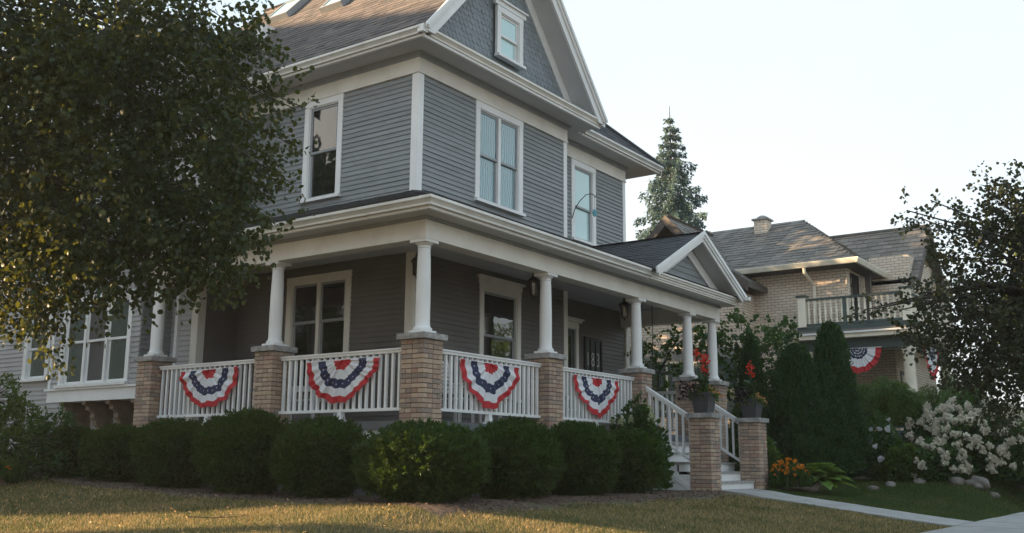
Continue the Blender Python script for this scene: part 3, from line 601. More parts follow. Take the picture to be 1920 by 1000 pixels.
# gable end cornice (stacked mouldings)
mb = MB(); mb.sweep([(6.12, -.28), (10.16, -.28), (10.16, .2)], [(-.1, 3.90), (.05, 3.90), (.05, 3.93), (.07, 3.935), (.07, 3.965), (.10, 3.98), (.10, 4.01), (.13, 4.02), (.13, 4.05), (.09, 4.075), (-.1, 4.075)]); mb.build('gable_cornice', MT['cream'], house, origin=(8, -.3, 4))
# porch roof planes
k4 = .39; pz0 = 4.075; ee = -.41; n4 = math.hypot(1, k4)
def prz(d): return pz0+k4*d
mb = MB()
mb.add([(ee, ee, pz0), (ee, 6.75, pz0), (WX, 6.75, prz(WX-ee)), (WX, WX, prz(WX-ee))], [(0, 3, 2, 1)])
mb.add([(ee, ee, pz0), (10.25, ee, pz0), (10.25, WYG, prz(WYG-ee)), (WYG, WYG, prz(WYG-ee))], [(0, 1, 2, 3)])
proof = mb.build('porch_roof', MT['roofdark'], house, origin=(0, 0, 4.1), recalc=False)
mb = MB(); dpn = (WX-ee)*n4
shingles(mb, (ee-.01, ee, pz0+.002), (0, 1, 0), (1, 0, k4), [(0, 0), (7.1, 0), (7.1, dpn), (WX-ee, dpn)], .142, .3)
dpf = (WYG-ee)*n4
shingles(mb, (ee, ee-.01, pz0+.002), (1, 0, 0), (0, 1, k4), [(0, 0), (6.5, 0), (7.2, dpf), (WYG-ee, dpf)], .142, .3)
mb.build('shingle', MT['roofdark'], proof, kind='stuff', recalc=False)
# porch gable
PX, PZ, pk = 8.12, 5.12, .505
def pgz(X): return PZ-pk*abs(X-PX)
for sgn in (-1, 1):
    L5 = math.hypot(1, pk); mb = MB(); Yb = 2.40
    mb.hexa([(PX, -.46, PZ-.06), (PX+sgn*2.1, -.46, pgz(PX+2.1)-.06), (PX+sgn*2.1, Yb, pgz(PX+2.1)-.06), (PX, Yb, PZ-.06), (PX, -.46, PZ), (PX+sgn*2.1, -.46, pgz(PX+2.1)), (PX+sgn*2.1, Yb, pgz(PX+2.1)), (PX, Yb, PZ)])
    pr = mb.build('porch_gable_roof', MT['roofdark'], house, origin=(PX, 0, 5))
    mb = MB(); shingles(mb, (PX+sgn*2.11, -.47, pgz(PX+2.11)+.003), (0, 1, 0), (-sgn, 0, pk), [(0, 0), (2.88, 0), (2.88, 2.11*L5), (0, 2.11*L5)], .142, .3)
    mb.build('shingle', MT['roofdark'], pr, kind='stuff', recalc=False)
    def q(dx, dz, Y): return (PX+sgn*dx, Y, PZ-pk*dx+dz)
    mb = MB(); mb.prism([q(0, -.17, -.50), q(1.98, -.17, -.50), q(2.06, -.02, -.50), q(0, -.02, -.50)], (0, .04, 0)); mb.prism([q(0, -.09, -.53), q(2.10, -.09, -.53), q(2.12, .035, -.53), q(0, .035, -.53)], (0, .029, 0))
    mb.prism([q(0, -.03, -.55), q(2.13, -.03, -.55), q(2.13, .05, -.55), q(0, .05, -.55)], (0, .019, 0))
    mb.build('rake_board', MT['white'], house, origin=q(1, 0, -.5))
    mb = MB(); mb.prism([q(0, -.17, -.459), q(1.75, -.17, -.459), q(1.75, -.13, -.459), q(0, -.13, -.459)], (0, .36, 0)); mb.build('rake_soffit', MT['soffit'], house, origin=q(1, -.1, -.3))
    mb = MB(); mb.prism([q(0, -.42, -.155), q(1.22, -.42, -.155), q(1.66, -.19, -.155), q(0, -.19, -.155)], (0, .03, 0)); mb.build('rake_frieze', MT['white'], house, origin=q(1, -.3, -.15))
mb = MB(); mb.prism([(PX-1.72, -.11, 4.076), (PX+1.72, -.11, 4.076), (PX, -.11, 4.95)], (0, .10, 0)); pgw = mb.build('gable_wall', MT['siding'], house, origin=(PX, -.1, 4.3))
for i in range(6):
    z = 4.08+i*.12; hw = (4.86-z-.13)/pk
    if hw > .05:
        mb = MB(); mb.prism([(PX-hw, -.11, z), (PX-hw, -.13, z), (PX-hw, -.116, z+.128), (PX-hw, -.11, z+.128)], (2*hw, 0, 0)); mb.build('clapboard', MT['siding'], pgw, origin=(PX, -.12, z))
mb = MB(); mb.hexa([(10.17, -.60, 4.0), (10.30, -.60, 4.0), (10.30, .1, 4.0), (10.17, .1, 4.0), (10.17, -.60, 4.07), (10.33, -.60, 4.10), (10.33, .1, 4.10), (10.17, .1, 4.07)]); mb.build('gutter', MT['gutter'], house, origin=(10.2, -.4, 4))
# brick piers with laid bricks
brick_mesh = {}
def brickbox(l, wd, h):
    key = (round(l, 3), round(wd, 3), round(h, 3))
    if key not in brick_mesh:
        me = bpy.data.meshes.new('brick'); bm = bmesh.new(); bmesh.ops.create_cube(bm, size=1)
        for v_ in bm.verts: v_.co = Vector((v_.co.x*l, v_.co.y*wd, v_.co.z*h))
        bmesh.ops.bevel(bm, geom=[e for e in bm.edges if abs((e.verts[0].co-e.verts[1].co).z) < 1e-4], offset=.003, segments=1, affect='EDGES')
        bm.to_mesh(me); bm.free(); me.materials.append(MT['brick']); brick_mesh[key] = me
    return brick_mesh[key]
def pier(x0, y0, zb, zt, label=None, plinth=False, zvis=None):
    """x0,y0 = outer low corner, .415 square"""
    a = .415; p = MB(); p.box(x0+.016, x0+a-.016, y0+.016, y0+a-.016, zb-.2, zt); root = p.build('brick_pier', MT['mortar'], house, origin=(x0+a/2, y0+a/2, zb), label=label)
    n = int(round((zt-max(zb, zvis or zb))/.0677)); course = .0677; z = zt-n*course; h = course-.011; j = .010
    for i in range(n):
        zc = z+i*course+h/2+.004
        ls = [(.197, .197), (.0945, .197, .0945)][i % 2]
        def lay(side, sp, off):
            q = sp
            for l in off:
                pr = random.uniform(-.0025, .0025); o = bpy.data.objects.new('brick', brickbox(l, .095, h) if side in 'fb' else brickbox(.095, l, h))
                c = q+l/2
                if side == 'f': loc = (x0+c, y0+.0475+pr, zc)
                elif side == 'b': loc = (x0+c, y0+a-.0475+pr, zc)
                elif side == 'l': loc = (x0+.0475+pr, y0+c, zc)
                else: loc = (x0+a-.0475+pr, y0+c, zc)
                link(o, root, loc); q += l+j
        if i % 2 == 0:     # front and back run full width, sides fit between
            lay('f', 0, (.2025, .2025)); lay('b', 0, (.2025, .2025)); lay('l', .105, (.0975, .0975)); lay('r', .105, (.0975, .0975))
        else:
            lay('l', 0, (.2025, .2025)); lay('r', 0, (.2025, .2025)); lay('f', .105, (.0975, .0975)); lay('b', .105, (.0975, .0975))
    mb = MB(); c0, c1 = x0-.045, x0+a+.045; d0, d1 = y0-.045, y0+a+.045; seg = 9; vs = []; t = .085   # rock faced cap
    ring = []
    for sx in range(seg): ring.append((c0+(c1-c0)*sx/seg, d0, 0, -1))
    for sx in range(seg): ring.append((c1, d0+(d1-d0)*sx/seg, 1, 0))
    for sx in range(seg): ring.append((c1-(c1-c0)*sx/seg, d1, 0, 1))
    for sx in range(seg): ring.append((c0, d1-(d1-d0)*sx/seg, -1, 0))
    m_ = len(ring)
    for zz, k_ in ((0, 0), (.012, .5), (.045, 1), (.072, .5), (t, 0)):
        for (x, y, ax, ay) in ring:
            rj = random.uniform(-.002, .009)*k_; vs.append((x+ax*rj, y+ay*rj, zt+.002+zz))
    fs = [(i*m_+j_, i*m_+(j_+1) % m_, (i+1)*m_+(j_+1) % m_, (i+1)*m_+j_) for i in range(4) for j_ in range(m_)]+[tuple(range(m_))[::-1], tuple(4*m_+j_ for j_ in range(m_))]
    mb.add(vs, fs); mb.build('stone_cap', MT['stone'], root, origin=(x0+a/2, y0+a/2, zt)); return root
PT = 2.165
piers = [(0, 0), (0, 3.04), (0, 6.08), (3.15, 0), (6.31, 0), (8.555, 0), (9.80, 0)]
for (x, y) in piers: pier(x, y, .1, PT, zvis=.45 if y < .1 and x < 6 else .5)
pier(6.31, -1.355, 0, 1.30); pier(8.555, -1.355, -.02, 1.30)
# columns
cprof = [(.135, 2.30), (.137, 2.315), (.135, 2.335), (.118, 2.345), (.108, 2.37), (.1035, 2.42), (.104, 2.7), (.102, 3.0), (.096, 3.3), (.090, 3.45), (.089, 3.48), (.098, 3.485), (.098, 3.497), (.090, 3.502), (.090, 3.515), (.105, 3.525), (.124, 3.545), (.124, 3.556)]
for (x, y) in piers:
    cx, cy = x+.2075, y+.2075; mb = MB(); mb.lathe(cx, cy, cprof, 28); c_ = mb.build('column', MT['white'], house, origin=(cx, cy, 2.25), smooth=True)
    mb = MB(); mb.box(cx-.14, cx+.14, cy-.14, cy+.14, 2.253, 2.298); mb.build('column_base', MT['white'], c_)
    mb = MB(); mb.box(cx-.145, cx+.145, cy-.145, cy+.145, 3.557, 3.598); mb.build('capital', MT['white'], c_)
# railings
bal_me = {}
def railing(fr, s0, s1, zt=2.08, zb=1.20, name='porch_railing'):
    mb = MB(); fr.box(mb, s0, s1, zt-.022, zt, -.055, .055); fr.box(mb, s0, s1, zt-.062, zt-.0225, -.038, .038)
    root = mb.build(name, MT['white'], house, origin=fr.P((s0+s1)/2, zb, 0))
    mb = MB(); fr.box(mb, s0, s1, zb, zb+.042, -.032, .032); mb.build('bottom_rail', MT['white'], root)
    n = int(round((s1-s0)/.122)); w_ = .019
    key = 'b'
    if key not in bal_me:
        m2 = MB(); m2.box(-w_, w_, -w_, w_, 0, zt-.0625-zb-.0425); me = bpy.data.meshes.new('baluster'); me.from_pydata(m2.v, [], m2.f); me.materials.append(MT['white']); bal_me[key] = me
    for i in range(n):
        o = bpy.data.objects.new('baluster', bal_me[key]); link(o, root, fr.P(s0+(s1-s0)*(i+.5)/n, zb+.0422, 0))
    c = fr.P((s0+s1)/2, 0, 0); mb = MB()
    mb.hexa([(c.x-.05, c.y-.05, FLOOR), (c.x+.05, c.y-.05, FLOOR), (c.x+.05, c.y+.05, FLOOR), (c.x-.05, c.y+.05, FLOOR), (c.x-.035, c.y-.035, zb-.001), (c.x+.035, c.y-.035, zb-.001), (c.x+.035, c.y+.035, zb-.001), (c.x-.035, c.y+.035, zb-.001)])
    sx, sy = fr.a.x, fr.a.y; e1 = .09 if sx else .045; e2 = .09 if sy else .045
    mb.box(c.x-e1, c.x+e1, c.y-e2, c.y+e2, FLOOR, FLOOR+.04)
    mb.build('rail_foot', MT['white'], root); return root
railing(left(.2), .417, 3.038); railing(left(.2), 3.457, 6.078)
railing(front(.2), .417, 3.148); railing(front(.2), 3.567, 6.308); railing(front(.2), 8.972, 9.798)
railing(Fr((10.0, 0, 0), (0, 1, 0), (-1, 0, 0)), .42, 2.36)
# steps
st = bpy.data.objects.new('porch_steps', None); link(st, house, (7.6, -.5, 0))
for i in range(6):
    ya = -1.22+.27*i; xl, xr_ = (6.73, 8.55) if i < 2 else (6.36, 8.92)
    mb = MB(); mb.box(xl, xr_, ya, ya+.02, .175*i+(.0 if i else -.1), .175*(i+1)-.035); mb.build('riser', MT['white'], st)
    if i < 5:
        mb = MB(); mb.box(xl-.02 if i > 1 else xl, xr_+.02 if i > 1 else xr_, ya-.03, ya+.268, .175*(i+1)-.034, .175*(i+1)); mb.build('tread', MT['stone'], st)
for X in (6.36, 8.89):
    mb = MB(); poly = [(-.93, -.05)]; 
    for i in range(1, 6): ya = -1.22+.27*i; poly += [(max(ya, -.93), .175*(i)-.001 if i == 1 else .175*i), (max(ya, -.93), .175*(i+1)-.036)]
    poly += [(.1, .175*6-.036), (.1, -.05)]
    mb.prism([(X, y, z) for y, z in [(-.93, -.05), (-.93, .30), (-.68, .30), (-.68, .48), (-.41, .48), (-.41, .66), (-.14, .66), (-.14, .83), (.08, .83), (.08, -.05)]], (.03, 0, 0)); mb.build('stringer', MT['white'], st)
    mb = MB(); mb.prism([(X-.012, -.93, .0), (X-.012, -.93, .09), (X-.012, .05, .72), (X-.012, .05, .63)], (.010, 0, 0)); mb.build('skirt_trim', MT['white'], st)
for X in (6.5, 8.77):
    def hp(y, z): return (X, y, z)
    y0, y1 = -.94, .0; sl = .63; z0 = 1.30
    mb = MB(); mb.prism([(X-.045, y0, z0-.03), (X-.045, y1-.0, z0-.03+sl*.94), (X-.045, y1, z0+.0+sl*.94+.025), (X-.045, y0, z0+.025)], (.09, 0, 0))
    mb.prism([(X-.03, y0, z0-.075), (X-.03, y1, z0-.075+sl*.94), (X-.03, y1, z0-.031+sl*.94), (X-.03, y0, z0-.031)], (.06, 0, 0)); hr = mb.build('stair_railing', MT['white'], house, origin=(X, -.5, 1))
    mb = MB(); mb.prism([(X-.025, y0, .48), (X-.025, y1, .48+sl*.94), (X-.025, y1, .53+sl*.94), (X-.025, y0, .53)], (.05, 0, 0)); mb.build('bottom_rail', MT['white'], hr)
    for i in range(7):
        y = y0+.07+i*.135; zz = sl*(y-y0); mb = MB(); mb.box(X-.018, X+.018, y-.018, y+.018, .53+zz, z0-.075+zz); mb.build('baluster', MT['white'], hr, origin=(X, y, 1))
# front door
mb = MB(); F = FW; c = .10
F.box(mb, dr[0], dr[0]+c, dr[2], dr[3]-c, -.02, .04); F.box(mb, dr[1]-c, dr[1], dr[2], dr[3]-c, -.02, .04); F.box(mb, dr[0]-.004, dr[1]+.004, dr[3]-c, dr[3]+.04, -.02, .045)
F.box(mb, dr[0]-.05, dr[1]+.05, dr[3]+.04, dr[3]+.09, -.02, .10); F.box(mb, dr[0]-.09, dr[1]+.09, dr[3]+.09, dr[3]+.12, -.02, .14)
door = mb.build('front_door', MT['cream'], house, origin=(7.4, WYG, FLOOR))
mb = MB(); F.box(mb, dr[0]+c, dr[0]+c+.12, dr[2], dr[3]-c, -.06, -.02); F.box(mb, dr[1]-c-.12, dr[1]-c, dr[2], dr[3]-c, -.06, -.02); F.box(mb, dr[0]+c+.12, dr[1]-c-.12, dr[3]-c-.16, dr[3]-c, -.06, -.02); F.box(mb, dr[0]+c+.12, dr[1]-c-.12, dr[2], dr[2]+.5, -.06, -.02); mb.build('door_leaf', MT['ngreen'], door)
mb = MB(); F.box(mb, dr[0]+c+.12, dr[1]-c-.12, dr[2]+.5, dr[3]-c-.16, -.05, -.04); mb.build('pane', MT['glass_dark'], door)
mb = MB(); mb.tube([(dr[1]-c-.05, WYG+.02, 2.05), (dr[1]-c-.05, WYG-.05, 2.05), (dr[1]-c-.12, WYG-.05, 2.05)], .012); mb.build('door_handle', MT['black'], door)
# downspouts and cables
mb = MB(); mb.box(1.03, 1.095, 6.86, 6.94, .3, 7.4); mb.build('downspout', MT['white'], house, origin=(1.06, 6.9, .3))
mb = MB(); mb.tube([(7.9, .9, 3.95), (8.0, 1.1, 3.0), (8.06, 1.2, 2.0)], .008, 5); mb.build('swing_chain', MT['black'], house, origin=(8, 1, 3))
mb = MB(); mb.tube([(8.62, .95, 3.95), (8.60, .95, 1.8)], .009, 5); mb.build('swing_chain', MT['black'], house, origin=(8.6, 1, 3))
for (wl_, m_), mb in board_stuff.items(): mb.build('clapboard', MT[m_], wl_, kind='stuff', recalc=False)

# ------------------------------------------------------------------ things on the porch
def lantern(x, y, zt, rod, label, wallmount=None, sc=1.):
    t = thing('porch_lantern', (x, y, zt), label, 'lantern', 'porch lanterns')
    z = zt-rod; mb = MB()
    if wallmount is None:
        mb.tube([(x, y, zt), (x, y, z)], .007, 6); mb.lathe(x, y, [(.0, zt-.025), (.045, zt-.02), (.05, zt-.001)], 12); mb.build('chain', MT['black'], t)
    else:
        wx_, wy_ = wallmount; mb.tube([(wx_, wy_, z-.25), (wx_*.5+x*.5, wy_*.5+y*.5, z-.03), (x, y, z+.05), (x, y, z)], .009, 6); mb.lathe(wx_, wy_, [(.03, z-.32), (.03, z-.16)], 8); mb.build('arm', MT['black'], t)
    def fr_(rt, zt_, rb, zb_, m, nm, rot=math.pi/4, seg=4):
        mb = MB(); mb.lathe(x, y, [(rt, zt_), (rb, zb_)][::-1], seg); mb.build(nm, m, t)
    mb = MB(); s_ = sc
    mb.lathe(x, y, [(.125*s_, z-.13*s_), (.11*s_, z-.10*s_), (.05*s_, z-.04*s_), (.035*s_, z-.03*s_), (.02*s_, z+.02), (.005, z+.03)], 6); mb.build('lamp_hood', MT['black'], t)
    fr_(.075*s_, z-.131*s_, .05*s_, z-.36*s_, MT['lampglass'], 'lamp_glass', seg=6)
    mb = MB()
    for k in range(6):
        a = 2*math.pi*k/6; mb.tube([(x+.08*s_*math.cos(a), y+.08*s_*math.sin(a), z-.13*s_), (x+.054*s_*math.cos(a), y+.054*s_*math.sin(a), z-.365*s_)], .006, 4)
    mb.lathe(x, y, [(.004, z-.45*s_), (.02*s_, z-.42*s_), (.02*s_, z-.395*s_), (.06*s_, z-.385*s_), (.06*s_, z-.362*s_)], 6); mb.build('lamp_frame', MT['black'], t)
lantern(4.10, .95, 3.955, .17, 'black hanging lantern under the porch ceiling beside the window left of the front door')
lantern(7.40, .95, 3.955, .17, 'black hanging lantern under the porch ceiling near the house number by the steps')
lantern(1.90, 1.80, 3.86, .0, 'black wall lantern on the corner board behind the corner column', (1.96, 1.9), .9)
lantern(1.80, 5.12, 3.84, .0, 'black wall lantern left of the wide double window on the side porch', (1.97, 5.12), .9)
# house number panel
t = thing('house_number_panel', (8.55, WYG-.03, 2.1), 'dark framed narrow panel with white numerals 183 beside the front door', 'house number')
mb = MB(); F = front(WYG-.02)
F.box(mb, 8.20, 8.93, 3.14, 3.20, 0, .05); F.box(mb, 8.20, 8.93, 2.05, 2.11, 0, .05)
for a in (8.20, 8.42, 8.64, 8.875): F.box(mb, a, a+.055 if a in (8.20, 8.875) else a+.03, 2.11, 3.14, 0, .05)
mb.build('frame', MT['black'], t)
mb = MB(); F.box(mb, 8.24, 8.90, 2.1, 3.15, .005, .02); mb.build('panel', MT['ngreen'], t)
for ch, x in (('1', 8.335), ('8', 8.545), ('3', 8.765)):
    cu = bpy.data.curves.new('numeral', 'FONT'); cu.body = ch; cu.size = .45; cu.extrude = .003; cu.offset = -.010; cu.align_x = 'CENTER'
    to = bpy.data.objects.new('tmp', cu); COL.objects.link(to); dg = bpy.context.evaluated_depsgraph_get(); me = bpy.data.meshes.new_from_object(to.evaluated_get(dg)); bpy.data.objects.remove(to)
    for v_ in me.vertices: v_.co = Vector((v_.co.x*.64, 0, v_.co.y))+Vector((0, -v_.co.z, 0))
    me.materials.clear(); me.materials.append(MT['white']); o = bpy.data.objects.new('numeral', me); link(o, t, (x, WYG-.048, 2.57))
# curled hook with teal disc
t = thing('hanging_disc', (7.70, 2.34, 5.9), 'black curled hook with a round teal disc hanging before the upper right window', 'hanging ornament')
mb = MB(); mb.tube([(7.69, 2.37, 5.75), (7.70, 2.30, 5.95), (7.74, 2.2, 6.12), (7.83, 2.1, 6.26), (7.97, 2.05, 6.31), (8.08, 2.04, 6.30), (8.12, 2.04, 6.26), (8.16, 2.04, 6.28), (8.17, 2.04, 6.33)], .010, 6); mb.build('hook', MT['black'], t)
mb = MB(); mb.tube([(8.1, 2.04, 6.27), (8.1, 2.04, 5.98)], .003, 4); mb.build('cord', MT['black'], t)
mb = MB(); mb.prism([(8.1+.085*math.cos(a), 2.03, 5.90+.085*math.sin(a)) for a in np.linspace(0, 2*math.pi, 20)[:-1]], (0, .02, 0)); mb.prism([(8.1+.04*math.cos(a), 2.022, 5.90+.04*math.sin(a)) for a in np.linspace(0, 2*math.pi, 14)[:-1]], (0, .007, 0)); mb.build('disc', MT['bloodisc'], t)
# bunting: pleated half rounds
def bunting(fr, s0, s1, zt, drop, label, group='bunting swags on the porch railing', seed=1, starred=False, bands=None):
    rg = random.Random(seed); c = fr.P((s0+s1)/2, zt, 0); t = thing('bunting', c, label, 'bunting', group)
    hw = (s1-s0)/2; NA, NR = 97, 26; bands = bands or [(0, .23, 'red'), (.23, .45, 'fabricwhite'), (.45, .66, 'blue'), (.66, .85, 'fabricwhite'), (.85, 1.0, 'red')]
    ph = rg.random()*6; npl = 11+(seed % 3)*2
    def P_(a, rho):
        th = math.pi*a; pl = math.sin(a*npl*2*math.pi+ph+1.2*math.sin(a*9+ph)); saw = pl*.5+.5*math.sin(a*npl*math.pi+ph)
        R_ = 1+.022*math.cos(a*7*2*math.pi+ph)*rho
        shp = 1.0+.10*math.sin(th*3+ph*.3)*rho*.3
        skew = math.sin(seed*2.3)*.10; x = -math.cos(th)*hw*rho; y = -math.sin(th)**.9*drop*rho*R_*shp
        cr_ = 1-.14*math.sin(th*2)**2*rho; y *= cr_*(1+skew*math.cos(th)*1.6+.05*math.sin(seed*5+th*4)*rho); x *= (1-.10*math.sin(th)*abs(math.cos(th))*rho)
        sag = .012*math.sin(3*x+ph)
        d = .034+.030*rho*saw+.02*rho*rho*math.sin(th)+.008*math.sin(seed+th*11)
        return fr.P((s0+s1)/2+x, zt+y-(.0 if rho < .02 else sag*rho), d)
    for b0, b1, m in bands:
        mb = MB(); nr = 5; vs = []
        for j in range(nr+1):
            rho = b0+(b1-b0)*j/nr; wv = .018*math.sin(1)
            for i in range(NA):
                a = i/(NA-1); wob = (.014*math.sin(a*21+ph*2)+.010*math.sin(a*47+ph))*(0 < rho < 1); vs.append(P_(a, max(.0, rho+wob*(.3 < rho+.2))))
        fs = [(j*NA+i, j*NA+i+1, (j+1)*NA+i+1, (j+1)*NA+i) for j in range(nr) for i in range(NA-1)]; mb.add(vs, fs); mb.build('cloth_band', MT[m], t, smooth=True, recalc=False, label={'red': 'red band', 'blue': 'navy band with white stars', 'fabricwhite': 'white band'}[m])
    mb = MB()
    bl = [b for b in bands if b[2] == 'blue'][0]
    rows = [(bl[0]+bl[1])/2] if not starred else [bl[0]+(bl[1]-bl[0])*q for q in (.25, .5, .75)]
    for ri, rm in enumerate(rows):
        for k in range(11 if not starred else 8+ri*2):
            a = (k+.5+(ri % 2)*.3)/(11.5 if not starred else 8.6+ri*2); p = P_(a, rm); e1 = (P_(a+.01, rm)-P_(a-.01, rm)).normalized(); e2 = Vector((0, 0, 1)); e2 = (e2-e1*e2.dot(e1)).normalized(); n_ = fr.n
            sr_ = .014 if not starred else .03
            pts_ = [p+n_*.006+(e1*math.cos(q*math.pi/5+math.pi/2)+e2*math.sin(q*math.pi/5+math.pi/2))*(sr_ if q % 2 == 0 else sr_*.42) for q in range(10)]
            mb.add(pts_, [tuple(range(10))])
    mb.build('stars', MT['fabricwhite'], t, recalc=False)
    mb = MB(); fr.box(mb, s0, s1, zt-.006, zt+.014, .018, .03); mb.build('header_tape', MT['fabricwhite'], t)
FRL, FRF = left(.175), front(.175)
bunting(FRL, 3.98, 5.48, 1.965, .66, 'red white and blue starred bunting on the leftmost porch railing', seed=1)
bunting(FRL, .93, 2.43, 1.965, .655, 'red white and blue starred bunting on the side railing just left of the corner pier', seed=2)
bunting(FRF, .99, 2.52, 1.965, .67, 'red white and blue starred bunting on the front railing just right of the corner pier', seed=3)
bunting(FRF, 4.12, 5.70, 1.965, .66, 'red white and blue starred bunting on the front railing nearest the steps', seed=4)
# chairs behind the railing
def chair(x, y, rz_, label, m='wicker', cush=False):
    t = bpy.data.objects.new('porch_chair', None); link(t, None, (0, 0, 0)); tag(t, label, 'chair', 'white slatted porch chairs')
    def bx(nm, lst, mm=m):
        for q in lst: mb = MB(); mb.box(*q); mb.build(nm, MT[mm], t)
    bx('leg', [(-.28, -.24, -.28, -.24, 0, .62), (.24, .28, -.28, -.24, 0, .62), (-.28, -.24, .22, .26, 0, .5), (.24, .28, .22, .26, 0, .5)])
    bx('armrest', [(-.31, -.22, -.30, .30, .62, .645), (.22, .31, -.30, .30, .62, .645)])
    bx('seat_slat', [(-.26, .26, -.26+k*.085, -.19+k*.085, .40, .42) for k in range(6)])
    for k in range(9):
        z = .46+k*.068; y_ = .26+(z-.42)*.28; mb = MB(); mb.box(-.26, .26, y_, y_+.02, z, z+.042); mb.build('back_slat', MT[m], t)
    for sx in (-.27, .25): mb = MB(); mb.prism([(sx, .24, .38), (sx, .28, .38), (sx, .48, 1.10), (sx, .44, 1.10)], (.03, 0, 0)); mb.build('back_post', MT[m], t)
    if cush: mb = MB(); mb.box(-.24, .24, -.24, .22, .421, .48); mb.build('cushion', MT['cushion'], t)
    t.location = (x, y, FLOOR+.002); t.rotation_euler = (0, 0, rz_); WLOC[t] = Vector((x, y, FLOOR)); return t
chair(1.15, 3.3, R(-90), 'white slatted chair facing the side railing left of the corner pier')
chair(2.0, .98, R(0), 'white slatted chair with dark cushion behind the front railing nearest the corner', cush=True)
chair(3.05, 1.05, R(10), 'white slatted chair with dark cushion under the porch window', cush=True)
chair(5.5, 1.25, R(0), 'white slatted chair behind the railing nearest the steps')

# ------------------------------------------------------------------ planters on the step piers
def planter(x, y, z, idx):
    side = ('left', 'right')[idx]
    t = thing('square_planter', (x, y, z), f'tapered dark grey planter on the {side} brick step pillar', 'planter', 'planters on the step pillars')
    mb = MB(); a, b = .125, .175; h = .36
    mb.hexa([(x-a, y-a, z), (x+a, y-a, z), (x+a, y+a, z), (x-a, y+a, z), (x-b, y-b, z+h), (x+b, y-b, z+h), (x+b, y+b, z+h), (x-b, y+b, z+h)]); mb.build('pot', MT['planter'], t)
    for k in range(8):
        q = a+(b-a)*(k+.5)/8; zz = z+h*(k+.12)/8; mb = MB(); mb.box(x-q-.006, x+q+.006, y-q-.006, y+q+.006, zz, zz+h/8*.76); mb.build('slat', MT['planter'], t)
    mb = MB(); mb.box(x-b-.012, x+b+.012, y-b-.012, y+b+.012, z+h-.02, z+h+.012); mb.build('rim', MT['planter'], t)
    zt = z+h
    c = thing('canna_plant', (x, y, zt), f'canna with red blooms and broad leaves in the planter on the {side} step pillar', 'plant', 'red flowering cannas')
    blooms = [(-.20, .02, .70), (.10, -.02, .62), (.20, .06, .60), (.10, .0, .42)] if idx == 0 else [(.02, 0, .66), (.06, .02, .52)]
    mb = MB()
    for bx_, by_, bz_ in blooms: mb.tube([(x+bx_*.2, y+by_, zt), (x+bx_*.7, y+by_, zt+bz_*.55), (x+bx_, y+by_, zt+bz_)], [.014, .011, .006], 6)
    mb.build('stem', MT['canna'], c)
    rg = random.Random(5+idx)
    for k in range(11):
        a_ = k*2.4+rg.random(); le = rg.uniform(.38, .62); lift = rg.uniform(.35, 1.1); d = Vector((math.cos(a_), math.sin(a_), 0)); sd_ = Vector((-d.y, d.x, 0)); o = Vector((x, y, zt+rg.uniform(0, .14))); mb = MB(); vs = []
        for i in range(7):
            q = i/6; p = o+d*(le*.55*q*(1 if lift < .8 else .6))+Vector((0, 0, le*(lift*q-.45*q*q))); wd_ = .085*math.sin(math.pi*min(1, q*.93+.07))
            vs += [p-sd_*wd_+Vector((0, 0, wd_*.35)), p, p+sd_*wd_+Vector((0, 0, wd_*.35))]
        mb.add(vs, [(i*3+j, i*3+j+1, (i+1)*3+j+1, (i+1)*3+j) for i in range(6) for j in (0, 1)], rg.uniform(.01, 1)); mb.build('leaf', MT['canna'], c, recalc=False, smooth=True)
    for bx_, by_, bz_ in blooms:
        n = 30; P = np.array([x+bx_, y+by_, zt+bz_])+RNG.normal(0, 1, (n, 3))*np.array([.028, .028, .045]); D = unit(P-np.array([x+bx_, y+by_, zt+bz_-.06])); part(leafcloud('bloom', P-np.array(WLOC[c]), D, .045, MT['redflower'], LEAF_ROUND), 'bloom', c)
    tr = thing('trailing_flowers', (x, y, zt), f'peach petunias and dark trailing foliage spilling over the planter on the {side} step pillar', 'flowers', 'trailing flowers in planters')
    n = 260; an = RNG.uniform(0, 2*np.pi, n); rd = RNG.uniform(.05, .27, n); P = np.stack([rd*np.cos(an), rd*np.sin(an), .05-.6*(rd-.1)**1+RNG.normal(0, .04, n)], 1)
    part(leafcloud('leaves', P, P*[1, 1, .3], .06, MT['shrub'], LEAF_ROUND), 'leaves', tr, 'stuff')
    n = 110; an = RNG.uniform(-1.9, 1.0, n); rd = RNG.uniform(.08, .32, n); P = np.stack([rd*np.cos(an), rd*np.sin(an), .08-.55*(rd-.1)+RNG.normal(0, .04, n)], 1)
    part(leafcloud('blossoms', P, P*[1, 1, .1]+[0, 0, .05], .045, MT['peachflower'], LEAF_ROUND), 'blossoms', tr, 'stuff')
    n = 150; an = RNG.normal(2.3, .5, n); rd = RNG.uniform(.12, .44 if idx == 0 else .3, n); P = np.stack([rd*np.cos(an), rd*np.sin(an), .12-.25*(rd-.1)+RNG.normal(0, .07, n)], 1)
    part(leafcloud('dark_petunia', P, P, .05, MT['blackflower'], LEAF_ROUND), 'dark_petunia', tr, 'stuff')
planter(6.5175, -1.1475, 1.388, 0); planter(8.7625, -1.1475, 1.388, 1)

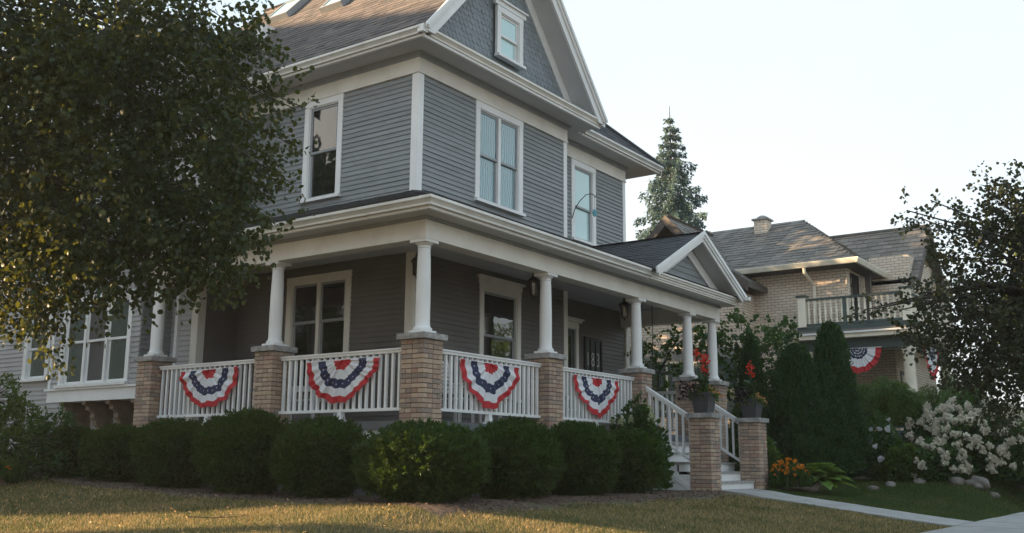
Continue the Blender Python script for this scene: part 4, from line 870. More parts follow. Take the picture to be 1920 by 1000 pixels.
# ------------------------------------------------------------------ hedge of clipped shrubs
def bush_mesh(seed, n, e=2.4, leaf=.045, m='box'):
    rg = np.random.default_rng(seed); d = unit(rg.normal(0, 1, (n, 3))); k = (np.abs(d)**e).sum(1)**(-1/e)
    F_ = np.array([rg.normal(0, 3.2, 3) for _ in range(10)]); ph = rg.uniform(0, 6, 10); bump = np.zeros(n)
    for a, p in zip(F_, ph): bump += np.sin(d@a*1.6+p)
    r_ = k*(1+.026*bump)*(1-np.abs(rg.normal(0, .06, n)))+(rg.uniform(0, 1, n) > .9)*rg.uniform(0, .10, n); P = d*r_[:, None]
    D = d+rg.normal(0, .45, (n, 3))+[0, 0, .35]
    nt_ = 420; td = unit(rg.normal(0, 1, (nt_, 3))); tk = (np.abs(td)**e).sum(1)**(-1/e)*rg.uniform(.95, 1.03, nt_); ti = rg.integers(0, nt_, n//3); q_ = rg.uniform(0, 1, n//3)[:, None]
    gd = unit(td+rg.normal(0, .35, (nt_, 3))+[0, 0, .3])[ti]; P2 = td[ti]*tk[ti][:, None]+gd*q_*.15+rg.normal(0, .022, (n//3, 3))*(1.2-q_)
    return np.concatenate([P, P2]), np.concatenate([D, gd+rg.normal(0, .5, (n//3, 3))])
def bush(x, y, zb, rx, ry, h, label, seed, n=24000, e=2.4, leaf=.05, m='box', group='clipped hedge shrubs', name='hedge_shrub', cat='shrub'):
    rx *= .92; ry *= .92; h *= .93; t = thing(name, (x, y, zb), label, cat, group); P, D = bush_mesh(seed, n, e); P = P*[rx, ry, h/2]+[0, 0, h/2]; P[:, 2] = np.maximum(P[:, 2], .01)
    part(leafcloud('foliage', P, D, leaf, MT[m], LEAF_LONG if leaf < .06 else LEAF_ROUND), 'foliage', t, 'stuff')
    me = bpy.data.meshes.new('branches'); bm = bmesh.new(); bmesh.ops.create_icosphere(bm, subdivisions=3, radius=1)
    for v_ in bm.verts:
        d = v_.co.normalized(); k = (abs(d.x)**e+abs(d.y)**e+abs(d.z)**e)**(-1/e)*.86*random.uniform(.95, 1.04); v_.co = Vector((d.x*k*rx, d.y*k*ry, d.z*k*h/2+h/2))
    bm.to_mesh(me); bm.free(); me.materials.append(MT[m]); part(me, 'branches', t); return t
bush(-.95, 6.75, .16, .46, .46, .88, 'clipped boxwood shrub at the far left end of the hedge below the bay window', 1, 15000, 2.35)
bush(-1.0, 5.40, .12, .50, .52, .92, 'clipped boxwood shrub second from the left end of the hedge', 2, 17000, 2.35)
bush(-.95, 4.0, .08, .56, .60, 1.04, 'clipped boxwood shrub in front of the leftmost bunting', 3, 22000, 2.35)
bush(-.93, 2.42, .06, .64, .70, 1.14, 'tallest squarish boxwood shrub left of the corner brick pier below the second pier', 4, 27000, 2.35)
bush(-.97, .86, .04, .62, .60, 1.03, 'clipped boxwood shrub under the bunting left of the corner brick pier', 5, 24000, 2.35)
bush(-1.05, -.92, .02, .78, .76, .97, 'big round boxwood shrub standing foremost at the corner of the porch', 6, 34000, 2.2)
bush(.72, -.98, .02, .68, .64, 1.06, 'round dark shrub under the bunting right of the corner brick pier', 7, 26000, 2.2)
bush(2.45, -.95, .02, .60, .60, 1.08, 'round dark shrub under the second front brick pier', 8, 22000, 2.3)
bush(4.0, -.95, .02, .56, .54, 1.02, 'round dark shrub at the right end of the hedge', 9, 20000, 2.2)

# ------------------------------------------------------------------ trees and shrubs
def tree(name, label, cat, base, trunk, blobs, clusters, per, spread, leaf, m, tmpl=LEAF_ROUND, droop=.6, group=None, limb=.05, shell=.35, twig=True, jit=.5):
    """trunk: list of (point, radius); blobs: (cx,cy,cz, rx,ry,rz)"""
    t = thing(name, base, label, cat, group); mb = MB(); mb.tube([p for p, _ in trunk], [q for _, q in trunk], 10); mb.build('trunk', MT['bark'], t, smooth=True)
    B = np.array(blobs); wts = (B[:, 3]*B[:, 5]+B[:, 3]*B[:, 4]); wts = wts/wts.sum(); idx = RNG.choice(len(B), clusters, p=wts)
    d = unit(RNG.normal(0, 1, (clusters, 3))); rad = RNG.uniform(shell, 1, clusters)**.6; C = B[idx, :3]+d*rad[:, None]*B[idx, 3:]
    top = Vector(trunk[-1][0]); mb = MB(); mids = [Vector(p) for p, _ in trunk[len(trunk)//2:]]
    for b in blobs:
        c_ = Vector(b[:3]); s_ = min(mids, key=lambda p: (p-c_).length); mid = s_.lerp(c_, .5)+Vector((random.uniform(-.2, .2), random.uniform(-.2, .2), (c_-s_).length*.08))
        mb.tube([s_, mid, c_], [limb, limb*.6, limb*.25], 6)
    if twig:
        for i in range(0, clusters, max(1, clusters//700)):
            c_ = Vector(B[idx[i], :3]); p = Vector(C[i]); q = c_.lerp(p, .35); mb.tube([q, q.lerp(p, .5)+Vector((0, 0, .05*(p-q).length)), p], [limb*.22, limb*.14, limb*.06], 4)
    mb.build('branches', MT['bark'], t, smooth=True, recalc=False)
    td = unit(d*.8+RNG.normal(0, .5, (clusters, 3))+[0, 0, -droop*.4]); s = np.linspace(0, 1, per)
    P = C[:, None, :]+td[:, None, :]*(s[None, :, None]*spread*2.2)+RNG.normal(0, spread*.28, (clusters, per, 3)); D = np.repeat(td[:, None, :], per, 1)+RNG.normal(0, .6, (clusters, per, 3))+[0, 0, -droop]
    P = P.reshape(-1, 3)-np.array(base); part(leafcloud('leaves', P, D.reshape(-1, 3), leaf, MT[m], tmpl, jit), 'leaves', t, 'stuff'); return t
# big linden (blobs in metres)
LIN = [(-5.92, 1.85, 4.94, 1.37, 1.37, 1.37), (-5.14, 1.35, 4.98, 1.14, 1.14, 1.14), (-4.87, 0.08, 4.88, 0.99, 0.99, 0.99), (-4.7, -0.76, 4.79, 0.59, 0.59, 0.59), (-4.49, -1.21, 4.33, 0.36, 0.36, 0.36), (-4.32, 0.13, 4.24, 1.01, 1.01, 1.01), (-4.41, -0.99, 3.81, 0.44, 0.44, 0.44), (-5.05, 0.69, 3.78, 1.19, 1.19, 1.19), (-5.42, 2.09, 3.51, 1.29, 1.29, 1.29), (-4.3, -0.22, 3.35, 0.78, 0.78, 0.78), (-4.3, -1.17, 3.42, 0.31, 0.31, 0.31), (-4.86, 0.1, 2.94, 0.81, 0.81, 0.81), (-5.08, 1.07, 2.8, 0.78, 0.78, 0.78), (-4.36, -0.54, 2.73, 0.51, 0.51, 0.51), (-4.32, -1.12, 2.88, 0.31, 0.31, 0.31), (-4.73, -0.28, 2.57, 0.38, 0.38, 0.38), (-5.06, 0.08, 2.4, 0.38, 0.38, 0.38), (-5.41, 0.49, 2.22, 0.33, 0.33, 0.33), (-5.59, 1.05, 2.25, 0.43, 0.43, 0.43), (-4.5, -0.9, 2.54, 0.26, 0.26, 0.26), (-4.31, -0.89, 2.62, 0.4, 0.4, 0.4), (-4.61, -0.67, 2.31, 0.18, 0.18, 0.18), (-5.29, 0.1, 1.94, 0.17, 0.17, 0.17), (-5.33, 0.08, 1.73, 0.09, 0.09, 0.09), (-5.38, 0.39, 1.91, 0.19, 0.19, 0.19), (-4.23, -1.6, 3.97, 0.1, 0.1, 0.1), (-4.23, -1.51, 3.66, 0.14, 0.14, 0.14), (-4.15, -1.6, 3.14, 0.08, 0.08, 0.08), (-4.24, -1.32, 3.14, 0.18, 0.18, 0.18), (-4.18, -1.37, 2.58, 0.12, 0.12, 0.12), (-4.27, -1.16, 2.31, 0.09, 0.09, 0.09), (-4.33, -1.48, 4.46, 0.21, 0.21, 0.21), (-4.99, -0.21, 2.06, 0.13, 0.13, 0.13), (-4.85, -0.4, 2.06, 0.1, 0.1, 0.1), (-4.47, -0.82, 2.18, 0.08, 0.08, 0.08), (-4.13, -1.8, 3.87, 0.08, 0.08, 0.08), (-4.11, -1.72, 3.54, 0.1, 0.1, 0.1), (-4.06, -1.73, 3.14, 0.07, 0.07, 0.07), (-4.25, -1.36, 2.86, 0.16, 0.16, 0.16), (-4.07, -1.88, 3.88, 0.05, 0.05, 0.05), (-4.38, -1.36, 4.65, 0.12, 0.12, 0.12), (-5.28, 0.23, 1.61, 0.09, 0.09, 0.09), (-5.32, 0.39, 1.82, 0.13, 0.13, 0.13)]
tree('linden_tree', 'large linden tree with dark drooping leaves hanging over the left of the house', 'tree', (-7.6, 4.6, -.5),
     [((-7.6, 4.6, -.6), .24), ((-7.5, 4.5, 1.0), .2), ((-7.2, 4.3, 2.6), .17), ((-6.8, 4.0, 4.2), .13), ((-6.4, 3.6, 5.8), .09), ((-6.0, 3.2, 7.2), .05)],
     LIN, 3900, 15, .15, .054, 'linden', LEAF_ROUND, .9, limb=.018, shell=.05)
CRAB = [(3.99, -6.94, 2.37, 1.04, 1.04, 1.04), (3.26, -6.54, 2.17, 0.74, 0.74, 0.74), (2.75, -6.3, 2.54, 0.47, 0.47, 0.47), (3.74, -6.85, 3.18, 0.77, 0.77, 0.77), (2.98, -6.48, 3.17, 0.41, 0.41, 0.41), (2.51, -6.01, 2.13, 0.3, 0.3, 0.3), (2.31, -6.02, 2.5, 0.26, 0.26, 0.26), (4.13, -7.21, 3.64, 0.78, 0.78, 0.78), (3.49, -6.71, 1.71, 0.61, 0.61, 0.61), (3.27, -6.38, 1.64, 0.41, 0.41, 0.41), (2.78, -6.12, 1.88, 0.27, 0.27, 0.27), (3.43, -6.94, 3.68, 0.41, 0.41, 0.41), (3.19, -6.8, 3.72, 0.27, 0.27, 0.27), (2.36, -6.07, 3.51, 0.15, 0.15, 0.15), (2.63, -6.26, 3.47, 0.17, 0.17, 0.17), (2.77, -6.49, 3.54, 0.17, 0.17, 0.17), (2.55, -6.19, 3.06, 0.17, 0.17, 0.17), (2.08, -5.82, 2.35, 0.17, 0.17, 0.17), (1.79, -5.58, 2.34, 0.13, 0.13, 0.13), (2.27, -5.81, 2.05, 0.16, 0.16, 0.16), (4.58, -7.14, 2.06, 1.42, 1.42, 1.42), (2.02, -5.97, 3.56, 0.09, 0.09, 0.09), (2.28, -6.2, 3.71, 0.09, 0.09, 0.09), (3.07, -6.72, 3.99, 0.15, 0.15, 0.15), (3.38, -6.98, 4.02, 0.16, 0.16, 0.16), (1.86, -5.69, 2.37, 0.09, 0.09, 0.09), (1.61, -5.5, 2.31, 0.08, 0.08, 0.08)]
tree('crabapple_tree', 'dark purple leaved crabapple tree reaching in from the right edge', 'tree', (5.2, -8.1, -.8),
     [((5.2, -8.1, -.9), .10), ((5.1, -8.0, .6), .085), ((4.9, -7.8, 1.7), .07), ((4.6, -7.5, 2.6), .05)],
     CRAB, 1900, 11, .095, .052, 'crab', LEAF_ROUND, .05, limb=.03, shell=.1)
SV = [(13.1, .3, 3.0, .65, .65, .6), (13.6, -.1, 2.4, .5, .5, .6), (12.6, .6, 3.6, .5, .5, .45), (13.9, .2, 3.7, .35, .4, .35), (12.2, .9, 2.6, .5, .5, .5), (12.0, 1.2, 3.3, .4, .4, .3)]
tree('serviceberry_tree', 'small open leafy tree between the porch and the brick house', 'tree', (12.9, .5, .2), [((12.9, .5, .1), .05), ((12.95, .45, 1.2), .045), ((13.0, .4, 2.2), .03), ((13.0, .35, 3.0), .02)], SV, 330, 9, .10, .10, 'hydleaf', LEAF_ROUND, .1, limb=.022)
SV2 = [(10.9, 2.0, 3.2, .45, .5, .35), (10.6, 2.6, 2.8, .5, .5, .4), (11.3, 1.4, 3.5, .4, .4, .35), (11.5, 2.2, 2.6, .5, .5, .5)]
tree('serviceberry_tree', 'thin branched small tree seen between the last porch columns', 'tree', (11.2, 2.3, .1), [((11.2, 2.3, 0), .04), ((11.2, 2.2, 1.5), .035), ((11.1, 2.1, 2.6), .02)], SV2, 150, 9, .10, .09, 'hydleaf', LEAF_ROUND, .1, limb=.02)
# background trees
def bgtree(x, y, z0, h, rad, label, m, n=1500, leaf=.16, nb=9, name='leafy_tree', low=.35):
    bl = []
    for k in range(nb):
        a = k*2.399; q = math.sqrt((k+.5)/nb); zz = z0+h*(low+(1-low)*random.uniform(.05, .92)); rr_ = rad*random.uniform(.38, .62); fall = 1-.6*max(0, (zz-z0)/h-.6)/.4
        bl.append((x+rad*.62*q*math.cos(a)*fall, y+rad*.62*q*math.sin(a)*fall, zz, rr_, rr_, rr_*.8))
    return tree(name, label, 'tree', (x, y, z0), [((x, y, z0-.1), rad*.09), ((x+.05, y, z0+h*.3), rad*.07), ((x, y, z0+h*.6), rad*.05), ((x, y, z0+h*.85), rad*.02)], bl, n, 10, leaf*1.6, leaf, m, LEAF_ROUND, .2, 'trees beyond the houses', limb=rad*.03, twig=False)
bgtree(8.5, 25.0, 0, 17.2, 4.2, 'sunlit yellow green tree top showing behind the ridge of the grey roof', 'lightgreen', 1500, .15)
bgtree(30.5, -4.6, 0, 9.6, 2.8, 'sunlit tree behind the right gable of the brick house', 'lightgreen', 1300, .15)
bgtree(25.5, -7.6, .2, 6.0, 2.6, 'dark green tree beyond the porch at the right edge', 'shrub', 1600, .13, low=.1)
bgtree(29.0, -9.5, .2, 7.0, 3.2, 'dark leafy tree farthest right beyond the brick house', 'shrub', 1600, .14, low=.1)
bgtree(23.3, -5.0, .2, 3.6, 1.5, 'dense green shrub tree beside the end of the neighbouring porch', 'shrub', 1200, .11, low=.05)
bgtree(-6.9, 13.4, 0, 9.6, 2.2, 'leafy tree standing out of frame beside the neighbouring gabled house', 'shrub', 1200, .22, low=.2)
bgtree(24, -26, -1, 11, 5.0, 'leafy street tree out of frame to the right across the road', 'shrub', 1200, .22, low=.15)
bgtree(40, -24, -1, 10, 5.5, 'second leafy street tree out of frame to the right across the road', 'shrub', 1200, .22, low=.15)
bgtree(-12.9, 13.1, -.6, 14.5, 2.7, 'tall high crowned tree added out of frame on the left to shade the linden', 'shrub', 420, .2, low=.52)  # unseen tree added to keep most of the linden crown in shade
bgtree(8.6, 14.8, 0, 13.2, 3.2, 'tall leafy tree added unseen behind the grey house to shade the brick house', 'shrub', 1100, .2, low=.2)  # this and the next two are hidden, added to keep sun off brick house
bgtree(11.4, 16.8, 0, 13.8, 3.4, 'second tall leafy tree added unseen behind the grey house to shade the brick house', 'shrub', 1100, .2, low=.2)
bgtree(15.0, 16.0, 0, 12.5, 3.2, 'third tall leafy tree added unseen behind the grey house to shade the brick house', 'shrub', 1100, .2, low=.2)
# spruce
def spruce(x, y, z0, h, rad, label):
    t = thing('spruce_tree', (x, y, z0), label, 'tree'); mb = MB(); mb.tube([(x, y, z0), (x, y, z0+h*.5), (x, y, z0+h*1.02)], [.26, .15, .012], 8); mb.build('trunk', MT['bark'], t)
    Ps, Ds = [], []; mb = MB(); z = 2.0
    while z < h-.15:
        fr_ = (h-z)/h; L0 = rad*(fr_**1.05)*random.uniform(.7, 1.3)+.06; nb = max(5, int(9*fr_+5)); a0 = random.random()*6
        for k in range(nb):
            a = a0+k*2*math.pi/nb+random.uniform(-.3, .3); L_ = L0*random.uniform(.7, 1.15); d = np.array([math.cos(a), math.sin(a), 0]); o = np.array([0, 0, z])
            n = max(5, int(L_*36)); s = RNG.uniform(.08, 1, n)**.8; C = o+d*(s*L_)[:, None]+np.stack([0*s, 0*s, L_*(.12*s-.42*s**1.5+.14*s**4)], 1)
            sd_ = np.array([-d[1], d[0], 0]); wdt = (.28*(1-s)+.08)*min(1.3, L_); C = C+sd_*(RNG.normal(0, .5, n)*wdt)[:, None]
            nd = 5; Q = C[:, None, :]+RNG.normal(0, .035, (n, nd, 3))-np.array([0, 0, 1])*RNG.uniform(0, .30, (n, nd, 1))*min(1, L_); D = d*.5+np.array([0, 0, -.85])+RNG.normal(0, .35, (n, nd, 3))
            Ps.append(Q.reshape(-1, 3)); Ds.append(D.reshape(-1, 3))
            pe = o+d*L_*.9+[0, 0, L_*(-.2)]; mb.tube([(x, y, z0+z), (x+d[0]*L_*.5, y+d[1]*L_*.5, z0+z-L_*.08), (x+pe[0], y+pe[1], z0+pe[2])], [.03, .02, .006], 4)
        z += .36+.18*fr_
    mb.build('branches', MT['bark'], t, recalc=False); P = np.concatenate(Ps); D = np.concatenate(Ds); part(leafcloud('needles', P, D, .15, MT['spruce'], LEAF_QUAD, .3), 'needles', t, 'stuff')
spruce(28.6, 10.2, 0, 15.9, 6.3, 'tall pointed blue green spruce rising between the two houses')
# arborvitae cones
def arborvitae(x, y, z0, h, rad, label, n=16000, m='arb', pw=.75, name='arborvitae', group='evergreen cones right of the steps', leaf=.075):
    t = thing(name, (x, y, z0), label, 'evergreen', group); s = RNG.uniform(0, 1, n)**1.25; a = RNG.uniform(0, 2*np.pi, n)
    lob = 1+.12*np.sin(a*5+s*9)+.10*np.sin(a*9-s*23)+.09*np.sin(s*37+a*3)+.06*np.sin(a*21+s*61)
    prof = np.minimum(1, (s+.03)*9)*(1-s)**pw; r_ = rad*prof*lob*(1-np.abs(RNG.normal(0, .10, n)))+(RNG.uniform(0, 1, n) > .93)*RNG.uniform(0, .09, n)
    P = np.stack([r_*np.cos(a), r_*np.sin(a), s*h], 1); D = np.stack([np.cos(a)*.5, np.sin(a)*.5, np.full(n, .9)], 1)
    nt_ = 170; ts = RNG.uniform(.02, .93, nt_); ta = RNG.uniform(0, 2*np.pi, nt_); tr_ = rad*np.minimum(1, (ts+.03)*9)*(1-ts)**pw*RNG.uniform(.86, 1.06, nt_); k_ = RNG.integers(0, nt_, n//2); q_ = RNG.uniform(0, 1, n//2)
    rj = tr_[k_]+RNG.normal(0, .05, n//2)*(1-q_); aj = ta[k_]+RNG.normal(0, .07, n//2)*(1-q_*.8)/np.maximum(tr_[k_], .2); P2 = np.stack([rj*np.cos(aj), rj*np.sin(aj), ts[k_]*h+q_*.34-.08], 1)
    P = np.concatenate([P, P2]); D = np.concatenate([D, np.stack([np.cos(aj)*.3, np.sin(aj)*.3, np.full(n//2, 1.)], 1)])
    part(leafcloud('foliage', P, D, leaf, MT[m], LEAF_LONG, .35), 'foliage', t, 'stuff')
    mb = MB(); mb.lathe(x, y, [(rad*.78*min(1, (q+.03)*9)*(1-q)**pw, z0+q*h*.97) for q in np.linspace(0, .98, 12)], 14); mb.build('branches', MT[m], t, smooth=True)
arborvitae(11.45, -1.12, .15, 2.95, .92, 'broad dark arborvitae with lower blunt top standing left of the tallest one', 24000, pw=.55)
arborvitae(12.28, -1.66, .15, 3.5, .72, 'tallest pointed arborvitae right of the front steps', 24000, pw=.52)
arborvitae(11.85, -1.55, .15, 2.55, .66, 'lowest arborvitae filling the gap between the two broad peaks', 16000, pw=.5)
arborvitae(12.15, .20, .15, 3.35, .60, 'slim dark arborvitae just behind the right step planter', 11000)
arborvitae(10.75, -.2, .1, 1.9, .62, 'low bright green conifer between the right pillar and the arborvitae', 8000, 'hydleaf')
# threadleaf cypress mounds
def mound(x, y, z0, rx, h, label, n, m, leaf=.12, name='threadleaf_cypress', droop=1.0, cat='shrub', group=None):
    t = thing(name, (x, y, z0), label, cat, group); d = unit(RNG.normal(0, 1, (n, 3))); d[:, 2] = np.abs(d[:, 2]); lob = 1+.12*np.sin(d[:, 0]*7+d[:, 1]*5)+.08*np.sin(d[:, 1]*13)
    P = d*[rx, rx, h]*(RNG.uniform(.55, 1, n)**.4*lob)[:, None]; D = d*[1, 1, .3]+[0, 0, -droop]
    if z0 > 1: mb = MB(); mb.tube([(x, y, 0), (x+.05, y, .8), (x, y, z0+.2)], [.05, .04, .03], 6); mb.build('trunk', MT['bark'], t)
    part(leafcloud('foliage', P, D, leaf, MT[m], LEAF_THIN if m == 'thread' else LEAF_ROUND, .35), 'foliage', t, 'stuff')
    me = bpy.data.meshes.new('branches'); bm = bmesh.new(); bmesh.ops.create_icosphere(bm, subdivisions=3, radius=1)
    for v_ in bm.verts: v_.co = Vector((v_.co.x*rx*.7, v_.co.y*rx*.7, max(-.05, v_.co.z*h*.75)))
    bm.to_mesh(me); bm.free(); me.materials.append(MT[m]); part(me, 'branches', t); return t
mound(14.4, -2.25, 1.50, .80, .98, 'feathery drooping yellow green cypress in front of the neighbouring porch balusters', 26000, 'thread', .17, group='threadleaf cypresses')
mound(15.75, -3.55, .2, 1.05, 2.35, 'larger feathery yellow green cypress behind the white hydrangea', 34000, 'thread', .17, group='threadleaf cypresses')
mound(13.9, -3.2, .2, .45, .85, 'low dark red leaved shrub in front of the feathery cypress', 3000, 'burgundy', .06, 'burgundy_shrub', .1)
mound(12.9, -2.9, .18, .62, .75, 'low green leafy perennials between the arborvitae and the hydrangea', 4500, 'shrub', .08, 'perennial_clump', -.2)
mound(14.0, -3.75, .2, .35, .38, 'bright green fern like clump at the lawn edge', 2200, 'hosta', .08, 'fern_clump', -.1)
mound(9.55, -.9, .05, .5, 1.0, 'green shrub tucked behind the right step pillar', 3500, 'shrub', .07, 'garden_shrub', 0)
mound(16.9, -5.2, .1, .9, .7, 'low green shrub at the right edge of the garden', 5000, 'shrub', .08, 'garden_shrub', 0)
mound(18.5, -3.9, .2, 1.6, 1.7, 'dark shrubs in front of the end of the neighbouring porch', 9000, 'shrub', .10, 'garden_shrub', 0)
# panicle hydrangeas
pan = {}
def panicle(m, s):
    if (m, s) not in pan:
        n = 120; q = RNG.uniform(0, 1, n); a = RNG.uniform(0, 2*np.pi, n); rd = .55*(1-q)**.5*RNG.uniform(.5, 1.1, n); P = np.stack([rd*np.cos(a), rd*np.sin(a), q*1.0], 1)*s; pan[(m, s)] = leafcloud('flower_head', P, P*[1, 1, .4]+[0, 0, .2*s], .30*s, MT[m], LEAF_ROUND, .6)
    return pan[(m, s)]
def hydrangea(x, y, z0, rx, h, label, nl, npan, m, s, group=None, seed=3, face=None):
    t = thing('hydrangea', (x, y, z0), label, 'shrub', group); d = unit(RNG.normal(0, 1, (nl, 3))); d[:, 2] = np.abs(d[:, 2]); lob = 1+.14*np.sin(d[:, 0]*6+1)*np.cos(d[:, 1]*5)
    P = d*[rx, rx, h]*(RNG.uniform(.3, 1, nl)**.5*lob)[:, None]; P[:, 2] += .05; part(leafcloud('leaves', P, d+[0, 0, -.2], .085, MT['hydleaf'], LEAF_ROUND, .5), 'leaves', t, 'stuff')
    mb = MB()
    for k in range(9): a = k*2.4; mb.tube([(x, y, z0), (x+rx*.4*math.cos(a), y+rx*.4*math.sin(a), z0+h*.45), (x+rx*.75*math.cos(a), y+rx*.75*math.sin(a), z0+h*.8)], [.016, .012, .006], 5)
    mb.build('stems', MT['bark'], t, recalc=False)
    rg = random.Random(seed)
    for k in range(npan):
        a = rg.uniform(2.2, 5.6) if face is None else rg.uniform(*face); e = math.asin(rg.uniform(.08, .98)); l_ = 1+.14*math.sin(math.cos(a)*math.cos(e)*6+1)*math.cos(math.sin(a)*math.cos(e)*5)
        o = bpy.data.objects.new('flower_head', panicle(m, s)); link(o, t, (x+rx*math.cos(a)*math.cos(e)*l_*1.0, y+rx*math.sin(a)*math.cos(e)*l_*1.0, z0+.05+h*math.sin(e)*l_*.97))
        o.rotation_euler = (rg.uniform(-.6, .6), rg.uniform(-.6, .6)+math.cos(a)*.7, rg.random()*6); k_ = rg.uniform(.7, 1.2); o.scale = (k_, k_, k_)
hydrangea(14.85, -4.0, .15, 1.6, 1.8, 'large hydrangea covered in cream white flower heads at the right of the garden', 13000, 230, 'hydflower', .15, seed=8)
hydrangea(13.3, -3.45, .12, .75, .85, 'lower spreading hydrangea with white flower heads left of the large one', 3500, 40, 'hydflower', .14, seed=9)
hydrangea(5.35, -.42, .05, .52, 1.42, 'hydrangea with lime green blooms beside the porch steps', 3600, 15, 'limeflower', .10, seed=5)
hydrangea(12.9, -2.5, .2, .5, 1.25, 'white flowering phlox clump right of the arborvitae', 2500, 18, 'whiteflower', .10, seed=6)
# hosta, orange flowers
t = thing('hosta_plant', (9.75, -2.15, .06), 'broad leaved light green hosta beside the walk', 'plant')
for k in range(95):
    a = random.uniform(0, 2*math.pi); q0 = random.random(); le = .24+.30*q0; el = .95-.8*q0; d = Vector((math.cos(a), math.sin(a), 0)); sd_ = Vector((-d.y, d.x, 0)); vs = []
    for i in range(5):
        q = i/4; p = Vector(WLOC[t])+d*(.10+le*q*math.cos(el)+.1*q0)+Vector((0, 0, .10+.28*(1-q0)+le*(math.sin(el)*q-.42*q*q))); wd_ = .115*math.sin(math.pi*min(1, q*.85+.12)); vs += [p-sd_*wd_, p-Vector((0, 0, wd_*.3)), p+sd_*wd_]
    mb = MB(); mb.add(vs, [(i*3+j, i*3+j+1, (i+1)*3+j+1, (i+1)*3+j) for i in range(4) for j in (0, 1)], random.uniform(.01, 1)); mb.build('leaf', MT['hosta'], t, recalc=False, smooth=True)
def flowerpatch(x, y, z0, rad, h, label, m, n, lm='hydleaf', name='flower_clump', leaf=.03):
    t = thing(name, (x, y, z0), label, 'flowers'); k = 900; a = RNG.uniform(0, 6.28, k); q = np.sqrt(RNG.uniform(0, 1, k))*rad*(1+.2*np.sin(a*3)); P = np.stack([q*np.cos(a), q*np.sin(a), RNG.uniform(0, h*.9, k)*(1-.55*(q/rad)**2)], 1); D = np.stack([np.cos(a)*.4, np.sin(a)*.4, np.ones(k)], 1)
    part(leafcloud('leaves', P, D, .12, MT[lm], LEAF_LONG, .3), 'leaves', t, 'stuff')
    a = RNG.uniform(0, 6.28, n); q = np.sqrt(RNG.uniform(0, 1, n))*rad; C = np.stack([q*np.cos(a), q*np.sin(a), h*RNG.uniform(.75, 1.15, n)*(1-.4*(q/rad)**2)], 1); np_ = 8; P = np.repeat(C, np_, 0); D = RNG.normal(0, 1, (n*np_, 3))*[1, 1, .4]
    part(leafcloud('petals', P, D, leaf, MT[m], LEAF_ROUND, .1), 'petals', t, 'stuff')
flowerpatch(9.15, -1.72, .03, .38, .52, 'orange flower clump beside the right step pillar', 'orangeflower', 85, leaf=.045)
flowerpatch(-2.35, 6.2, .12, .30, .35, 'yellow orange flowers in the wooden tub at the far left', 'orangeflower', 18)
t = thing('wooden_tub', (-2.35, 6.2, .02), 'weathered round wooden tub at the far left edge of the lawn', 'tub'); mb = MB(); mb.lathe(-2.35, 6.2, [(.20, .0), (.24, .12), (.26, .24), (.22, .24), (.21, .2)], 18); mb.build('tub', MT['wood'], t, smooth=True); mb = MB(); mb.lathe(-2.35, 6.2, [(.235, .06), (.247, .06), (.253, .09), (.243, .09)], 18); mb.build('hoop', MT['black'], t)
# rocks along the bed
for i, (x, y, s_, lb) in enumerate([(12.62, -4.07, .20, 'pale boulder leftmost of the rock group under the hydrangea'), (12.78, -4.27, .14, 'small rounded rock in the middle of the group under the hydrangea'), (12.88, -4.42, .15, 'upright pale rock in the group under the hydrangea'), (13.05, -4.42, .28, 'largest reddish boulder under the white hydrangea'), (13.08, -4.68, .13, 'small pale rock rightmost of the group under the hydrangea'), (11.9, -2.9, .15, 'flat grey rock at the bed edge left of the hydrangea'), (11.3, -2.7, .13, 'low brown rock at the bed edge right of the hosta'), (12.5, -3.35, .16, 'low dark rock at the bed edge midway to the hydrangea'), (17.4, -5.0, .22, 'flat rock at the far right edge of the bed')]):
    me = bpy.data.meshes.new('garden_rock'); bm = bmesh.new(); bmesh.ops.create_icosphere(bm, subdivisions=3, radius=1); a1 = Vector((random.random()*3, random.random()*3, 2))
    for v_ in bm.verts:
        n_ = math.sin(v_.co.dot(a1)*2)*.10+math.sin(v_.co.x*5+i)*.04; v_.co *= (1+n_); v_.co = Vector((v_.co.x*s_*.92, v_.co.y*s_*.72, v_.co.z*s_*.58))
    bm.to_mesh(me); bm.free(); me.polygons.foreach_set('use_smooth', [True]*len(me.polygons)); me.materials.append(MT['rock']); s_ *= .8; o = bpy.data.objects.new('garden_rock', me); link(o, None, (x, y, ground_z(x, y)+s_*.35)); o.rotation_euler = (0, 0, i*1.3); tag(o, lb, 'rock', 'rocks edging the bed')
# left side shrubs
tree('garden_shrub', 'bright green leafy shrub at the far left edge in front of the siding', 'shrub', (-3.0, 5.6, 0), [((-3.0, 5.6, -.1), .04), ((-3.0, 5.6, .5), .03), ((-3.0, 5.6, .9), .02)], [(-3.0, 5.5, 1.35, .40, .40, .30), (-2.75, 5.35, 1.05, .30, .35, .30), (-3.3, 5.8, 1.0, .4, .4, .5), (-3.0, 5.6, .5, .30, .30, .35)], 500, 9, .05, .075, 'shrub', LEAF_LONG, .0, limb=.015)
tree('garden_shrub', 'loose dark leaved bush left of the hedge below the bay window', 'shrub', (-1.75, 6.6, .1), [((-1.75, 6.6, 0), .03), ((-1.75, 6.6, .5), .02), ((-1.75, 6.6, .8), .015)], [(-1.8, 6.6, .75, .45, .45, .45), (-1.3, 6.7, .9, .25, .25, .35), (-2.2, 6.7, .6, .35, .35, .4), (-1.7, 6.5, .35, .6, .6, .3)], 420, 9, .06, .10, 'hydleaf', LEAF_LONG, .0, limb=.015)

